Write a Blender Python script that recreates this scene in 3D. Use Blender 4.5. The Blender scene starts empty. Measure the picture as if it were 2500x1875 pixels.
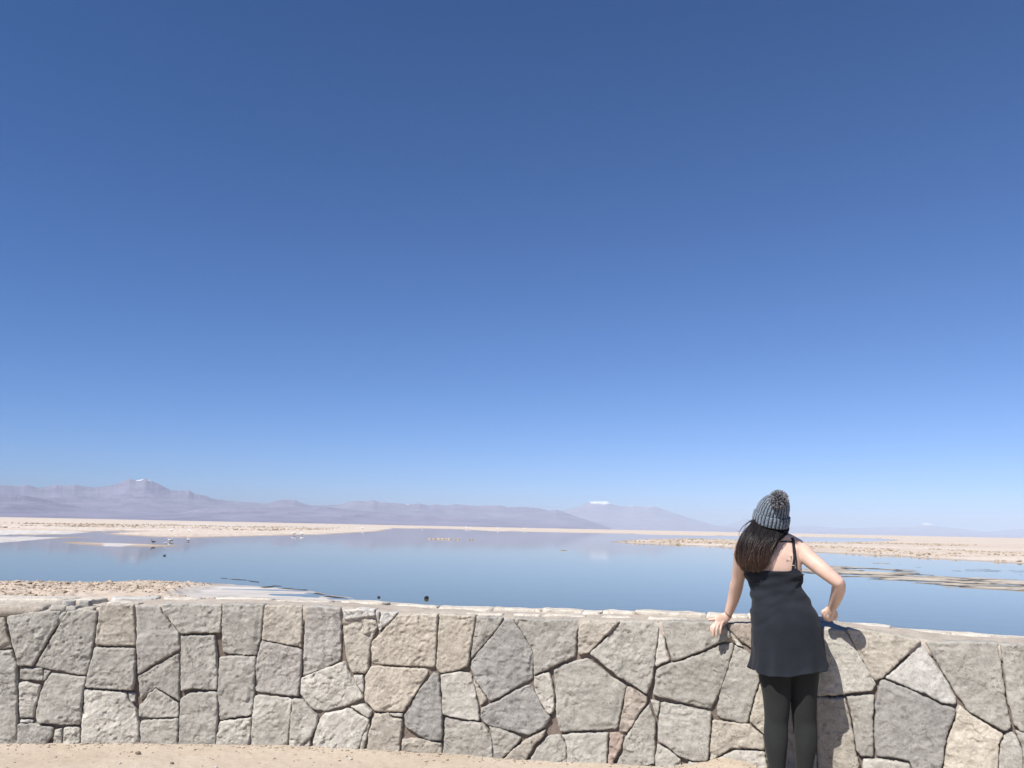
import bpy, bmesh, math, random
import numpy as np
from mathutils import Vector, Matrix
from mathutils.bvhtree import BVHTree
from mathutils.geometry import delaunay_2d_cdt

scene = bpy.context.scene
R = math.radians

# ------------------------------------------------------------------ camera, sky, sun, exposure
EYE = 1.45
cam_data = bpy.data.cameras.new("camera")
cam = bpy.data.objects.new("camera", cam_data)
scene.collection.objects.link(cam)
pitch, roll = R(9.82), R(1.19)
fwd = Vector((0, math.cos(pitch), math.sin(pitch)))
up0 = Vector((0, -math.sin(pitch), math.cos(pitch)))
rgt = math.cos(roll) * Vector((1, 0, 0)) + math.sin(roll) * up0
upv = -math.sin(roll) * Vector((1, 0, 0)) + math.cos(roll) * up0
M = Matrix((rgt, upv, -fwd)).transposed().to_4x4()
M.translation = Vector((0, 0, EYE))
cam.matrix_world = M
cam_data.sensor_width = 36.0
cam_data.lens = 36.0 * 2022.0 / 2500.0
cam_data.clip_start = 0.05
cam_data.clip_end = 300000.0
scene.camera = cam

SUN_EL, SUN_AZ = R(50.0), R(42.0)          # the sun stands behind the camera, to its left
to_sun = Vector((-math.sin(SUN_AZ) * math.cos(SUN_EL), -math.cos(SUN_AZ) * math.cos(SUN_EL), math.sin(SUN_EL)))
world = bpy.data.worlds.new("World")
scene.world = world
world.use_nodes = True
wn = world.node_tree
wn.nodes.clear()
sky = wn.nodes.new("ShaderNodeTexSky")
sky.sky_type = 'NISHITA'
sky.sun_disc = False
sky.sun_elevation = SUN_EL
sky.sun_rotation = math.atan2(to_sun.x, to_sun.y)
sky.altitude = 2420.0
sky.air_density = 0.81
sky.dust_density = 0.2
sky.ozone_density = 10.0
bg = wn.nodes.new("ShaderNodeBackground")
bg.inputs[1].default_value = 0.099
wo = wn.nodes.new("ShaderNodeOutputWorld")
hs = wn.nodes.new("ShaderNodeHueSaturation")
hs.inputs["Saturation"].default_value = 1.08
hs.inputs["Hue"].default_value = 0.5015
wn.links.new(sky.outputs[0], hs.inputs["Color"])
wn.links.new(hs.outputs[0], bg.inputs[0])
wn.links.new(bg.outputs[0], wo.inputs[0])

sun_data = bpy.data.lights.new("sun", 'SUN')
sun_data.energy = 5.0
sun_data.angle = R(0.5)
sun_data.color = (1.0, 0.955, 0.9)
sun = bpy.data.objects.new("sun", sun_data)
sun.rotation_euler = to_sun.to_track_quat('Z', 'Y').to_euler()
sun.location = (-5, -12, 16)
scene.collection.objects.link(sun)

scene.view_settings.view_transform = 'Standard'
scene.view_settings.look = 'None'
scene.view_settings.exposure = 0.5
scene.view_settings.gamma = 1.0
scene.cycles.use_denoising = True
scene.cycles.max_bounces = 8
scene.cycles.diffuse_bounces = 2
scene.cycles.volume_bounces = 0

# ------------------------------------------------------------------ traced dimensions, in metres
STONES = ['t -3.424,0.801 -3.352,0.794 -3.331,0.709 -3.288,0.599 -3.358,0.587 -3.399,0.583',
 'g -3.340,0.798 -3.186,0.828 -3.002,0.840 -3.015,0.745 -3.040,0.709 -3.147,0.482 -3.234,0.486 -3.269,0.582 -3.313,0.695',
 'g -3.004,0.833 -2.966,0.830 -2.990,0.772 -3.023,0.734',
 'g -2.965,0.833 -2.885,0.852 -2.767,0.843 -2.771,0.706 -2.787,0.584 -2.805,0.417 -2.933,0.442 -3.132,0.479 -3.034,0.689',
 't -2.759,0.883 -2.537,0.886 -2.515,0.730 -2.504,0.616 -2.688,0.613 -2.766,0.620 -2.764,0.742',
 'g -3.398,0.579 -3.284,0.583 -3.246,0.490 -3.227,0.371 -3.182,-0.050 -3.333,-0.050',
 'g -3.220,0.470 -3.083,0.467 -3.071,0.386 -3.220,0.399',
 'g -3.071,0.460 -3.029,0.448 -3.053,0.393 -3.067,0.388',
 'l -3.218,0.376 -3.177,0.383 -3.080,0.362 -3.093,0.245 -3.110,0.154 -3.191,0.157',
 'g -3.028,0.439 -2.803,0.410 -2.809,0.301 -2.804,0.116 -2.933,0.114 -3.078,0.126 -3.091,0.169 -3.085,0.294 -3.059,0.378',
 'w -3.185,0.147 -3.105,0.140 -3.107,0.126 -3.181,0.129',
 'g -3.192,0.121 -3.079,0.119 -2.974,0.096 -2.975,0.051 -3.030,-0.050 -3.180,-0.050',
 'l -2.963,0.085 -2.917,0.092 -2.908,-0.050 -2.970,-0.050',
 'l -2.907,0.096 -2.806,0.099 -2.793,-0.050 -2.904,-0.050',
 'g -2.767,0.600 -2.687,0.602 -2.504,0.599 -2.482,0.409 -2.494,0.329 -2.660,0.337 -2.800,0.346 -2.794,0.463',
 'l -2.805,0.332 -2.659,0.325 -2.533,0.318 -2.509,0.259 -2.462,0.219 -2.423,0.093 -2.402,-0.050 -2.782,-0.050 -2.796,0.106',
 'g -2.526,0.316 -2.476,0.313 -2.471,0.257 -2.504,0.264',
 'p -2.521,0.875 -2.363,0.878 -2.345,0.834 -2.229,0.705 -2.207,0.598 -2.247,0.575 -2.366,0.502 -2.467,0.431 -2.493,0.615',
 'g -2.353,0.889 -1.954,0.892 -1.945,0.812 -1.947,0.710 -2.211,0.702 -2.338,0.841',
 'g -2.467,0.416 -2.357,0.485 -2.212,0.570 -2.181,0.267 -2.344,0.352 -2.398,0.303 -2.437,0.261',
 'g -2.445,0.233 -2.391,0.307 -2.344,0.345 -2.183,0.248 -2.180,0.166 -2.326,0.156 -2.444,0.163',
 'l -2.418,0.135 -2.326,0.149 -2.173,0.154 -2.168,-0.050 -2.392,-0.050 -2.421,0.100',
 'g -2.209,0.684 -1.983,0.694 -1.958,0.566 -1.939,0.452 -1.934,0.346 -1.991,0.341 -2.103,0.350 -2.174,0.328 -2.197,0.519',
 'g -2.177,0.278 -2.122,0.320 -1.931,0.334 -1.919,0.205 -1.917,-0.050 -2.157,-0.050',
 'g -1.941,0.900 -1.665,0.898 -1.668,0.789 -1.671,0.673 -1.694,0.568 -1.825,0.569 -1.923,0.581 -1.940,0.740',
 'g -1.936,0.552 -1.825,0.567 -1.694,0.557 -1.690,0.422 -1.688,0.189 -1.765,0.177 -1.903,0.151 -1.935,0.310',
 'l -1.918,0.100 -1.899,0.143 -1.757,0.165 -1.691,0.175 -1.689,0.105 -1.705,-0.050 -1.918,-0.050',
 't -1.652,0.895 -1.402,0.899 -1.390,0.752 -1.388,0.627 -1.530,0.648 -1.663,0.669 -1.657,0.789',
 'p -1.665,0.666 -1.529,0.640 -1.385,0.615 -1.377,0.501 -1.390,0.311 -1.684,0.335 -1.695,0.529',
 'p -1.374,0.900 -1.134,0.892 -1.128,0.810 -1.119,0.559 -1.218,0.499 -1.365,0.439 -1.374,0.637',
 'w -1.117,0.875 -1.020,0.888 -0.905,0.889 -0.893,0.846 -1.009,0.828 -1.109,0.814',
 't -1.118,0.803 -0.895,0.831 -0.875,0.778 -0.912,0.694 -0.924,0.622 -0.922,0.523 -0.941,0.478 -1.035,0.471 -1.085,0.574',
 'w -0.895,0.875 -0.866,0.875 -0.870,0.800 -0.882,0.821',
 'w -0.858,0.872 -0.740,0.871 -0.751,0.852 -0.864,0.749 -0.872,0.782',
 'T -0.736,0.859 -0.463,0.875 -0.471,0.724 -0.477,0.531 -0.691,0.529 -0.912,0.535 -0.919,0.665 -0.850,0.739',
 'l -1.682,0.314 -1.433,0.300 -1.433,0.196 -1.437,0.091 -1.452,-0.050 -1.694,-0.050 -1.688,0.189',
 'l -1.427,0.300 -1.363,0.295 -1.246,0.188 -1.252,0.139 -1.283,0.067 -1.412,-0.050 -1.430,-0.050 -1.430,0.196',
 'l -1.377,0.430 -1.218,0.497 -1.090,0.544 -1.044,0.461 -0.970,0.345 -0.949,0.318 -1.054,0.270 -1.209,0.224 -1.292,0.237 -1.379,0.324',
 'l -1.029,0.459 -0.957,0.464 -0.951,0.349 -1.000,0.407',
 'T -0.946,0.458 -0.908,0.522 -0.691,0.519 -0.527,0.516 -0.518,0.496 -0.594,0.369 -0.678,0.240 -0.873,0.237 -0.942,0.304',
 'l -1.033,0.262 -0.942,0.285 -0.885,0.236 -0.894,0.210 -0.915,0.198',
 'l -1.208,0.212 -1.045,0.250 -0.902,0.182 -0.933,0.110 -0.981,-0.050 -1.270,-0.050 -1.275,0.048 -1.236,0.175',
 't -1.411,-0.050 -1.296,0.056 -1.281,-0.050 -1.403,-0.050',
 't -0.870,0.225 -0.775,0.227 -0.759,0.204 -0.685,0.198 -0.683,0.142 -0.700,-0.050 -0.905,-0.050 -0.905,0.097',
 'l -0.902,0.163 -0.909,0.097 -0.948,-0.050 -0.972,-0.050 -0.937,0.106',
 'l -0.774,0.231 -0.678,0.234 -0.684,0.210 -0.752,0.211',
 'd -0.483,0.496 -0.449,0.494 -0.430,0.361 -0.412,0.237 -0.412,0.078 -0.523,0.081 -0.665,0.151 -0.672,0.225 -0.579,0.375',
 't -0.677,0.072 -0.597,0.083 -0.413,0.065 -0.410,-0.050 -0.675,-0.050',
 'T -0.452,0.873 -0.212,0.871 -0.222,0.804 -0.239,0.648 -0.255,0.543 -0.323,0.520 -0.442,0.497 -0.468,0.533 -0.464,0.724',
 'g -0.200,0.864 -0.020,0.869 -0.058,0.804 -0.130,0.718 -0.233,0.594 -0.235,0.677 -0.212,0.791',
 'd -0.013,0.861 0.030,0.862 0.098,0.782 0.180,0.654 0.172,0.488 0.076,0.436 -0.033,0.369 -0.107,0.337 -0.188,0.442 -0.234,0.523 -0.233,0.584 -0.128,0.709',
 't -0.222,0.478 -0.189,0.435 -0.121,0.341 -0.167,0.300 -0.201,0.403',
 'l -0.438,0.484 -0.303,0.511 -0.233,0.501 -0.208,0.406 -0.179,0.304 -0.169,0.214 -0.286,0.218 -0.411,0.239 -0.426,0.361',
 'g -0.395,0.223 -0.285,0.205 -0.147,0.199 -0.117,0.158 -0.086,0.113 -0.069,-0.050 -0.403,-0.050',
 'd -0.158,0.292 -0.032,0.352 0.076,0.420 0.161,0.455 0.191,0.407 0.265,0.290 0.294,0.265 0.261,0.203 0.154,0.143 -0.006,0.173 -0.122,0.193 -0.163,0.237',
 'g -0.107,0.184 -0.006,0.163 0.111,0.125 0.054,0.061 -0.061,-0.050 -0.085,0.106',
 't 0.267,0.188 0.154,0.127 0.054,0.053 -0.046,-0.050 0.113,-0.050 0.196,0.097 0.261,0.145',
 'g 0.039,0.866 0.215,0.864 0.475,0.874 0.465,0.806 0.455,0.648 0.385,0.610 0.277,0.557 0.185,0.514 0.179,0.654 0.100,0.782',
 't 0.483,0.869 0.738,0.875 0.671,0.803 0.536,0.670 0.470,0.656 0.472,0.799',
 'l 0.182,0.508 0.283,0.543 0.298,0.502 0.318,0.401 0.319,0.307 0.295,0.280 0.261,0.296 0.194,0.421',
 'g 0.304,0.555 0.385,0.594 0.521,0.636 0.577,0.605 0.669,0.543 0.777,0.484 0.760,0.396 0.719,0.222 0.361,0.180 0.333,0.267 0.328,0.402',
 'g 0.750,0.874 0.985,0.884 0.977,0.797 0.955,0.642 0.937,0.516 0.907,0.447 0.817,0.493 0.720,0.542 0.637,0.603 0.546,0.667 0.649,0.766',
 'l 0.987,0.808 1.012,0.789 1.051,0.654 0.961,0.613 0.969,0.709',
 'g 1.002,0.885 1.090,0.892 1.387,0.896 1.402,0.867 1.427,0.812 1.351,0.778 1.264,0.731 1.087,0.654 1.058,0.655 1.035,0.740',
 'g 0.965,0.601 1.059,0.640 1.087,0.645 1.270,0.719 1.358,0.767 1.433,0.782 1.436,0.764 1.414,0.677 1.357,0.511 1.296,0.385 1.198,0.396 1.064,0.418 0.943,0.442 0.954,0.522',
 'b 0.780,0.476 0.817,0.485 0.912,0.425 0.905,0.393 0.858,0.325 0.782,0.202 0.728,0.204 0.756,0.343',
 'B 0.672,0.197 0.725,0.201 0.759,0.184 0.747,0.120 0.699,0.037 0.658,-0.050',
 'g 0.368,0.161 0.425,0.175 0.665,0.196 0.659,0.112 0.650,-0.050 0.405,-0.050 0.399,0.105',
 'g 0.277,0.148 0.360,0.161 0.396,0.112 0.404,-0.050 0.149,-0.050 0.205,0.070',
 'g 0.919,0.384 0.959,0.286 0.947,0.039 0.698,-0.050 0.769,0.173 0.859,0.311',
 'l 0.922,0.413 0.984,0.404 0.973,0.313 0.955,0.326',
 'g 0.990,0.401 1.090,0.396 1.295,0.363 1.290,0.275 1.271,0.086 1.159,0.079 1.100,0.093 1.027,0.144 0.967,0.171 0.976,0.313',
 'l 0.967,0.156 1.033,0.129 1.105,0.073 1.125,-0.050 0.951,-0.050 0.956,0.085',
 't 1.301,0.319 1.410,0.318 1.512,0.316 1.595,0.258 1.599,0.179 1.544,0.179 1.407,0.168 1.336,0.118 1.279,0.082 1.284,0.220',
 'l 1.280,0.073 1.348,0.113 1.429,0.161 1.598,0.171 1.631,-0.050 1.624,-0.050 1.323,-0.050 1.312,-0.050',
 'l 1.155,0.073 1.266,0.074 1.309,-0.050 1.299,-0.050 1.148,-0.050',
 'g 1.443,0.770 1.490,0.750 1.550,0.709 1.578,0.614 1.581,0.568 1.538,0.440 1.504,0.320 1.411,0.326 1.325,0.344 1.345,0.482 1.395,0.629',
 't 1.587,0.557 1.724,0.568 1.704,0.287 1.598,0.265 1.526,0.322 1.515,0.331 1.552,0.464',
 'l 1.434,0.811 1.468,0.789 1.496,0.756 1.446,0.776',
 'b 1.402,0.897 1.736,0.910 1.729,0.749 1.555,0.745 1.470,0.803 1.407,0.862',
 'l 1.949,0.899 2.068,0.900 2.121,0.804 2.180,0.692 2.227,0.609 2.206,0.565 2.051,0.529 1.906,0.510 1.897,0.693 1.925,0.864',
 'g 1.743,0.909 1.918,0.903 1.889,0.693 1.887,0.509 1.739,0.505 1.736,0.739',
 'g 1.725,0.499 1.892,0.502 1.888,-0.050 1.714,-0.050 1.710,0.282',
 'g 1.605,0.259 1.705,0.282 1.708,-0.050 1.634,-0.050 1.603,0.178',
 't 1.899,0.503 2.056,0.519 2.076,0.440 2.099,0.290 2.106,0.207 2.122,0.156 1.986,-0.050 1.884,-0.050',
 'g 2.065,0.523 2.211,0.542 2.215,0.495 2.201,0.421 2.199,0.301 2.190,0.205 2.127,0.201 2.105,0.230 2.097,0.320 2.085,0.440',
 't 2.082,0.905 2.195,0.902 2.472,0.868 2.476,0.857 2.416,0.798 2.337,0.713 2.265,0.644 2.228,0.620 2.212,0.629 2.180,0.688 2.125,0.802',
 'w 2.480,0.849 2.534,0.751 2.585,0.666 2.633,0.571 2.635,0.531 2.565,0.530 2.495,0.565 2.412,0.593 2.273,0.644 2.345,0.706',
 'g 2.490,0.857 2.858,0.878 2.864,0.814 2.868,0.709 2.875,0.583 2.888,0.481 2.896,0.437 2.859,0.416 2.787,0.448 2.685,0.507 2.641,0.577 2.576,0.696',
 'g 2.868,0.872 3.016,0.873 2.983,0.419 2.932,0.424 2.904,0.455 2.882,0.583 2.876,0.722',
 'd 2.247,0.619 2.270,0.633 2.406,0.584 2.488,0.550 2.564,0.516 2.622,0.510 2.626,0.476 2.600,0.421 2.562,0.317 2.512,-0.050 2.445,-0.050 2.379,0.202 2.306,0.211 2.209,0.207 2.202,0.301 2.220,0.496',
 'T 2.649,0.530 2.694,0.488 2.786,0.434 2.850,0.401 2.828,0.360 2.771,-0.050 2.748,-0.050 2.520,-0.050 2.570,0.312 2.609,0.416',
 'g 2.632,0.516 2.647,0.532 2.641,0.490 2.626,0.477',
 'g 2.864,0.408 2.885,0.422 2.918,0.392 2.934,0.327 2.926,-0.050 2.772,-0.050 2.778,-0.050 2.833,0.354',
 'g 2.908,0.430 2.982,0.411 2.967,-0.050 2.934,-0.050 2.932,0.338',
 'l 2.138,0.191 2.207,0.196 2.305,0.198 2.378,0.189 2.443,-0.050 2.457,-0.050 2.125,-0.050 2.124,-0.050',
 't 1.987,-0.050 2.122,-0.050 2.124,-0.050 1.976,-0.050',
 'g 1.883,-0.050 1.980,-0.050 1.973,-0.050 1.880,-0.050',
 't 2.451,-0.050 2.514,-0.050 2.515,-0.050 2.465,-0.050']
LAND = [[[-32.63,35.02],[-27.39,37.0],[-22.79,38.21],[-20.61,38.34],[-18.43,38.47],[-17.9,40.09],[-16.18,40.35],[-13.82,39.63],[-12.73,39.4],[-11.04,38.28],[-9.7,37.4],[-8.61,36.74],[-7.31,34.65],[-5.28,32.46],[-3.62,31.64],[0.16,29.82],[3.52,28.07],[5.86,26.52],[9.12,25.04],[14.53,24.1],[18.64,23.49],[40.0,12.0],[40.0,-60.0],[-60.0,-60.0]],[[-110.3,117.0],[-93.7,125.1],[-84.7,140.5],[-78.1,140.8],[-78.0,149.0],[-87.6,175.4],[-94.9,197.7],[-96.1,214.4],[-93.5,214.9],[-87.5,190.9],[-79.3,164.4],[-72.1,154.3],[-65.1,146.9],[-56.6,143.6],[-53.4,146.3],[-51.7,165.7],[-51.1,174.5],[-47.8,222.1],[-52.1,295.5],[-56.2,369.6],[-82.7,590.3],[-102.5,750.1],[-80.3,813.8],[-49.7,832.2],[-14.9,583.4],[14.3,618.5],[43.1,643.2],[77.7,634.1],[97.4,558.1],[125.0,561.1],[185.5,627.1],[238.0,682.1],[287.2,724.9],[294.2,670.0],[240.3,520.7],[169.8,386.8],[139.6,334.4],[107.8,280.6],[92.1,256.0],[76.8,283.0],[69.4,311.5],[48.0,274.7],[34.6,238.8],[25.5,203.5],[23.6,195.4],[23.5,187.5],[30.4,174.4],[36.7,165.0],[42.5,156.7],[46.8,127.2],[53.5,120.2],[53.0,110.4],[55.7,103.6],[57.4,94.0],[61.4,76.4],[65.2,68.8],[300.0,60.0],[90000.0,60.0],[90000.0,95000.0],[-90000.0,95000.0],[-90000.0,60.0]],[[-83.17,111.18],[-74.23,123.14],[-73.29,127.73],[-69.19,127.05],[-66.69,134.4],[-64.34,130.31],[-64.11,123.22],[-61.95,111.82],[-58.08,100.5],[-56.66,94.13],[-58.19,77.96]],[[-53.42,100.45],[-54.21,105.26],[-48.55,101.97],[-41.9,101.45],[-36.61,95.4],[-37.76,90.43],[-42.7,89.76],[-47.94,94.05]],[[6.55,110.29],[7.37,113.92],[7.91,111.31],[7.14,107.89]],[[20.47,66.2],[23.28,66.72],[29.16,75.58],[33.18,73.55],[31.17,59.73],[34.88,57.32],[40.64,50.73],[33.56,41.96],[28.16,46.35],[25.99,48.53],[25.37,51.48],[23.51,55.72],[20.95,60.07],[19.0,61.48]],[[37.54,89.56],[37.93,86.7],[41.72,82.03],[43.81,78.05],[45.27,74.27],[51.13,67.77],[45.01,59.72],[39.83,65.39],[37.5,69.86],[36.17,77.89]],[[-14.81,43.79],[-13.79,42.93],[-12.96,42.38],[-12.01,41.11],[-11.83,40.51],[-12.76,41.74],[-13.58,42.27],[-14.58,43.1]],[[-10.96,38.44],[-10.79,39.02],[-10.35,39.15],[-10.03,37.93],[-10.45,37.81],[-10.62,37.26]],[[-10.03,37.93],[-9.4,37.61],[-8.78,37.29],[-8.62,36.62],[-9.22,36.93],[-9.84,37.24]],[[-7.96,35.36],[-7.19,34.09],[-6.12,33.01],[-4.96,32.38],[-4.9,32.01],[-6.04,32.62],[-7.1,33.68],[-7.85,34.91]]]
SALT = [[[-12.38,30.77],[-12.89,34.88],[-13.29,38.14],[-12.9,39.91],[-9.89,38.1],[-8.53,37.0],[-7.31,34.65],[-3.62,31.64],[2.23,28.85],[-4.45,27.51],[-8.76,28.64]],[[-262.78,591.31],[-187.05,597.76],[-130.86,607.19],[-91.23,662.95],[-78.14,567.97],[-108.64,504.23],[-143.67,459.29],[-193.57,471.88]],[[-107.16,143.08],[-96.08,159.21],[-94.89,170.96],[-91.31,184.69],[-78.94,150.88],[-83.76,138.87],[-91.73,122.56]],[[-86.39,115.47],[-75.8,125.73],[-73.2,130.87],[-66.81,126.04],[-57.79,100.85],[-55.78,92.67],[-56.71,75.99]],[[-49.13,102.66],[-46.83,102.55],[-42.17,95.41],[-40.86,88.6],[-42.68,88.82]]]
SKYLINE = [[31000,[[-42.062,547.0],[-39.733,891.0],[-37.143,901.0],[-34.381,997.0],[-31.4,981.0],[-30.842,981.0],[-30.383,978.0],[-30.121,1037.0],[-29.711,994.0],[-29.51,946.0],[-29.129,967.0],[-28.544,1073.0],[-27.949,1047.0],[-27.494,1097.0],[-26.997,1054.0],[-26.318,1028.0],[-25.827,1080.0],[-25.155,1176.0],[-24.872,1279.0],[-24.561,1368.0],[-24.106,1310.0],[-23.855,1357.0],[-23.624,1390.0],[-23.206,1302.0],[-22.812,1227.0],[-22.132,1031.0],[-21.669,1012.0],[-21.014,1038.0],[-20.655,932.0],[-20.129,885.0],[-19.644,794.0],[-18.96,734.0],[-17.562,685.0],[-16.069,665.0],[-15.587,759.0],[-15.176,809.0],[-14.388,806.0],[-13.874,697.0],[-13.364,631.0],[-12.646,641.0],[-11.336,689.0],[-10.835,814.0],[-10.105,839.0],[-9.749,814.0],[-9.291,880.0],[-8.93,825.0],[-7.884,795.0],[-6.749,750.0],[-6.171,802.0],[-5.639,734.0],[-5.059,786.0],[-4.331,735.0],[-3.721,802.0],[-2.404,758.0],[-0.612,793.0],[-0.077,724.0],[0.987,766.0],[2.026,717.0],[2.755,635.0],[3.201,685.0],[3.622,614.0],[4.683,431.0],[5.767,249.0],[6.872,69.0]]],[48000,[[1.032,421.0],[2.7,912.0],[3.621,1020.0],[4.679,1245.0],[5.317,1487.0],[5.567,1560.0],[6.096,1568.0],[6.623,1575.0],[6.983,1418.0],[7.755,1291.0],[8.361,1369.0],[9.073,1287.0],[9.757,1365.0],[10.353,1190.0],[11.216,951.0],[12.577,608.0],[13.634,377.0],[15.202,201.0]]],[68000,[[12.568,222.0],[14.159,450.0],[15.212,727.0],[15.715,1148.0],[16.379,784.0],[17.778,533.0],[18.736,523.0],[19.687,606.0],[21.254,488.0],[22.553,457.0],[23.74,574.0],[25.773,648.0],[26.143,803.0],[26.443,956.0],[26.751,845.0],[27.165,678.0],[28.386,560.0],[29.616,360.0],[30.609,525.0],[31.046,591.0],[31.539,629.0],[33.533,700.0],[36.343,547.0],[38.958,353.0]]],[21000,[[-36.996,166.0],[-31.348,491.0],[-30.095,464.0],[-28.793,375.0],[-27.003,233.0],[-24.72,165.0],[-21.882,136.0],[-19.967,305.0],[-18.479,359.0],[-16.436,340.0],[-14.358,369.0],[-12.239,399.0],[-10.616,344.0],[-8.157,295.0],[-6.495,208.0],[-4.56,264.0],[-2.886,236.0],[0.196,128.0],[2.714,26.0]]]]
SNOW = [[(-23.962, 0.302, 1211, 1362, 1.0), (-23.202, 0.435, 1213, 1366, 0.85), (-29.795, 0.209, 947, 1025, 0.5), (-6.878, 0.275, 673, 762, 0.5)], [(6.182, 0.856, 1245, 1522, 1.0), (7.97, 0.685, 1225, 1386, 0.8), (9.363, 0.571, 1199, 1382, 0.85)], [(26.692, 0.604, 580, 902, 0.9), (15.723, 0.207, 801, 1117, 0.6)]]
PEBBLES = [(-2.295, 5.518, 0.017, 7, 'd', "dark brown pebble lying alone on the bare sand left of the wall's foot"), (-0.962, 5.516, 0.013, 12, 'l', 'pale pebble on the sand below the warm tan stone'), (-1.721, 5.273, 0.012, 17, 'l', 'pale pebble at the very bottom edge of the sand'), (-2.01, 5.339, 0.012, 22, 'd', 'small brown pebble on sand just right of the dark one'), (-2.309, 5.299, 0.01, 27, 'l', 'small pale pebble on sand below the dark one')]


# ------------------------------------------------------------------ helpers
rng = np.random.default_rng(7)
random.seed(7)

def tag(o, label=None, cat=None, group=None, kind=None):
    if label: o["label"] = label
    if cat: o["category"] = cat
    if group: o["group"] = group
    if kind: o["kind"] = kind
    return o

def link(o, parent=None):
    scene.collection.objects.link(o)
    if parent is not None:
        o.parent = parent
    return o

def mesh_from(name, verts, faces, mats=(), smooth=True):
    """verts (n,3) array; faces: list of index tuples or an (m,k) array"""
    me = bpy.data.meshes.new(name)
    verts = np.asarray(verts, dtype=np.float32)
    if isinstance(faces, np.ndarray):
        m, k = faces.shape
        me.vertices.add(len(verts)); me.vertices.foreach_set("co", verts.ravel())
        me.loops.add(m * k); me.loops.foreach_set("vertex_index", faces.astype(np.int32).ravel())
        me.polygons.add(m)
        me.polygons.foreach_set("loop_start", np.arange(0, m * k, k, dtype=np.int32))
        me.update(calc_edges=True)
    else:
        me.from_pydata([tuple(map(float, v)) for v in verts], [], [tuple(int(i) for i in f) for f in faces])
        me.update()
    me.polygons.foreach_set("use_smooth", np.full(len(me.polygons), smooth, dtype=bool))
    for m in mats:
        me.materials.append(m)
    return me

def obj(name, me, parent=None):
    return link(bpy.data.objects.new(name, me), parent)

def attr(me, name, vals):
    a = me.attributes.new(name, 'FLOAT', 'POINT')
    a.data.foreach_set("value", np.asarray(vals, dtype=np.float32))

def _hash(ix, iy, iz, seed):
    h = (ix.astype(np.int64) * 374761393 + iy.astype(np.int64) * 668265263 + iz.astype(np.int64) * 2147483647 + seed * 1274126177) & 0xffffffff
    h = ((h ^ (h >> 13)) * 1274126177) & 0xffffffff
    h = ((h ^ (h >> 16)) * 2246822519) & 0xffffffff
    return ((h ^ (h >> 15)) & 0xffffff) / float(0xffffff) * 2 - 1

def vnoise(p, seed=0):
    """smooth value noise in -1..1 at points (n,3)"""
    p = np.asarray(p, float)
    i = np.floor(p).astype(np.int64); f = p - i
    f = f * f * f * (f * (f * 6 - 15) + 10)
    out = 0
    for dx in (0, 1):
        wx = f[:, 0] if dx else 1 - f[:, 0]
        for dy in (0, 1):
            wy = f[:, 1] if dy else 1 - f[:, 1]
            for dz in (0, 1):
                wz = f[:, 2] if dz else 1 - f[:, 2]
                out = out + wx * wy * wz * _hash(i[:, 0] + dx, i[:, 1] + dy, i[:, 2] + dz, seed)
    return out

def fbm(p, octaves=4, seed=0, gain=.5):
    a, s, t = 1.0, 0, 0
    p = np.asarray(p, float)
    for k in range(octaves):
        s = s + a * vnoise(p * 2 ** k + 17.3 * k, seed + k); t += a; a *= gain
    return s / t

def sstep(a, b, x):
    t = np.clip((x - a) / (b - a), 0, 1)
    return t * t * (3 - 2 * t)

def grid_faces(nu, nv, wrap_u=False, wrap_v=False):
    iu = np.arange(nu if wrap_u else nu - 1); iv = np.arange(nv if wrap_v else nv - 1)
    a, b = np.meshgrid(iu, iv, indexing='ij'); a = a.ravel(); b = b.ravel()
    a2, b2 = (a + 1) % nu, (b + 1) % nv
    return np.stack([a * nv + b, a2 * nv + b, a2 * nv + b2, a * nv + b2], 1)

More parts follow.
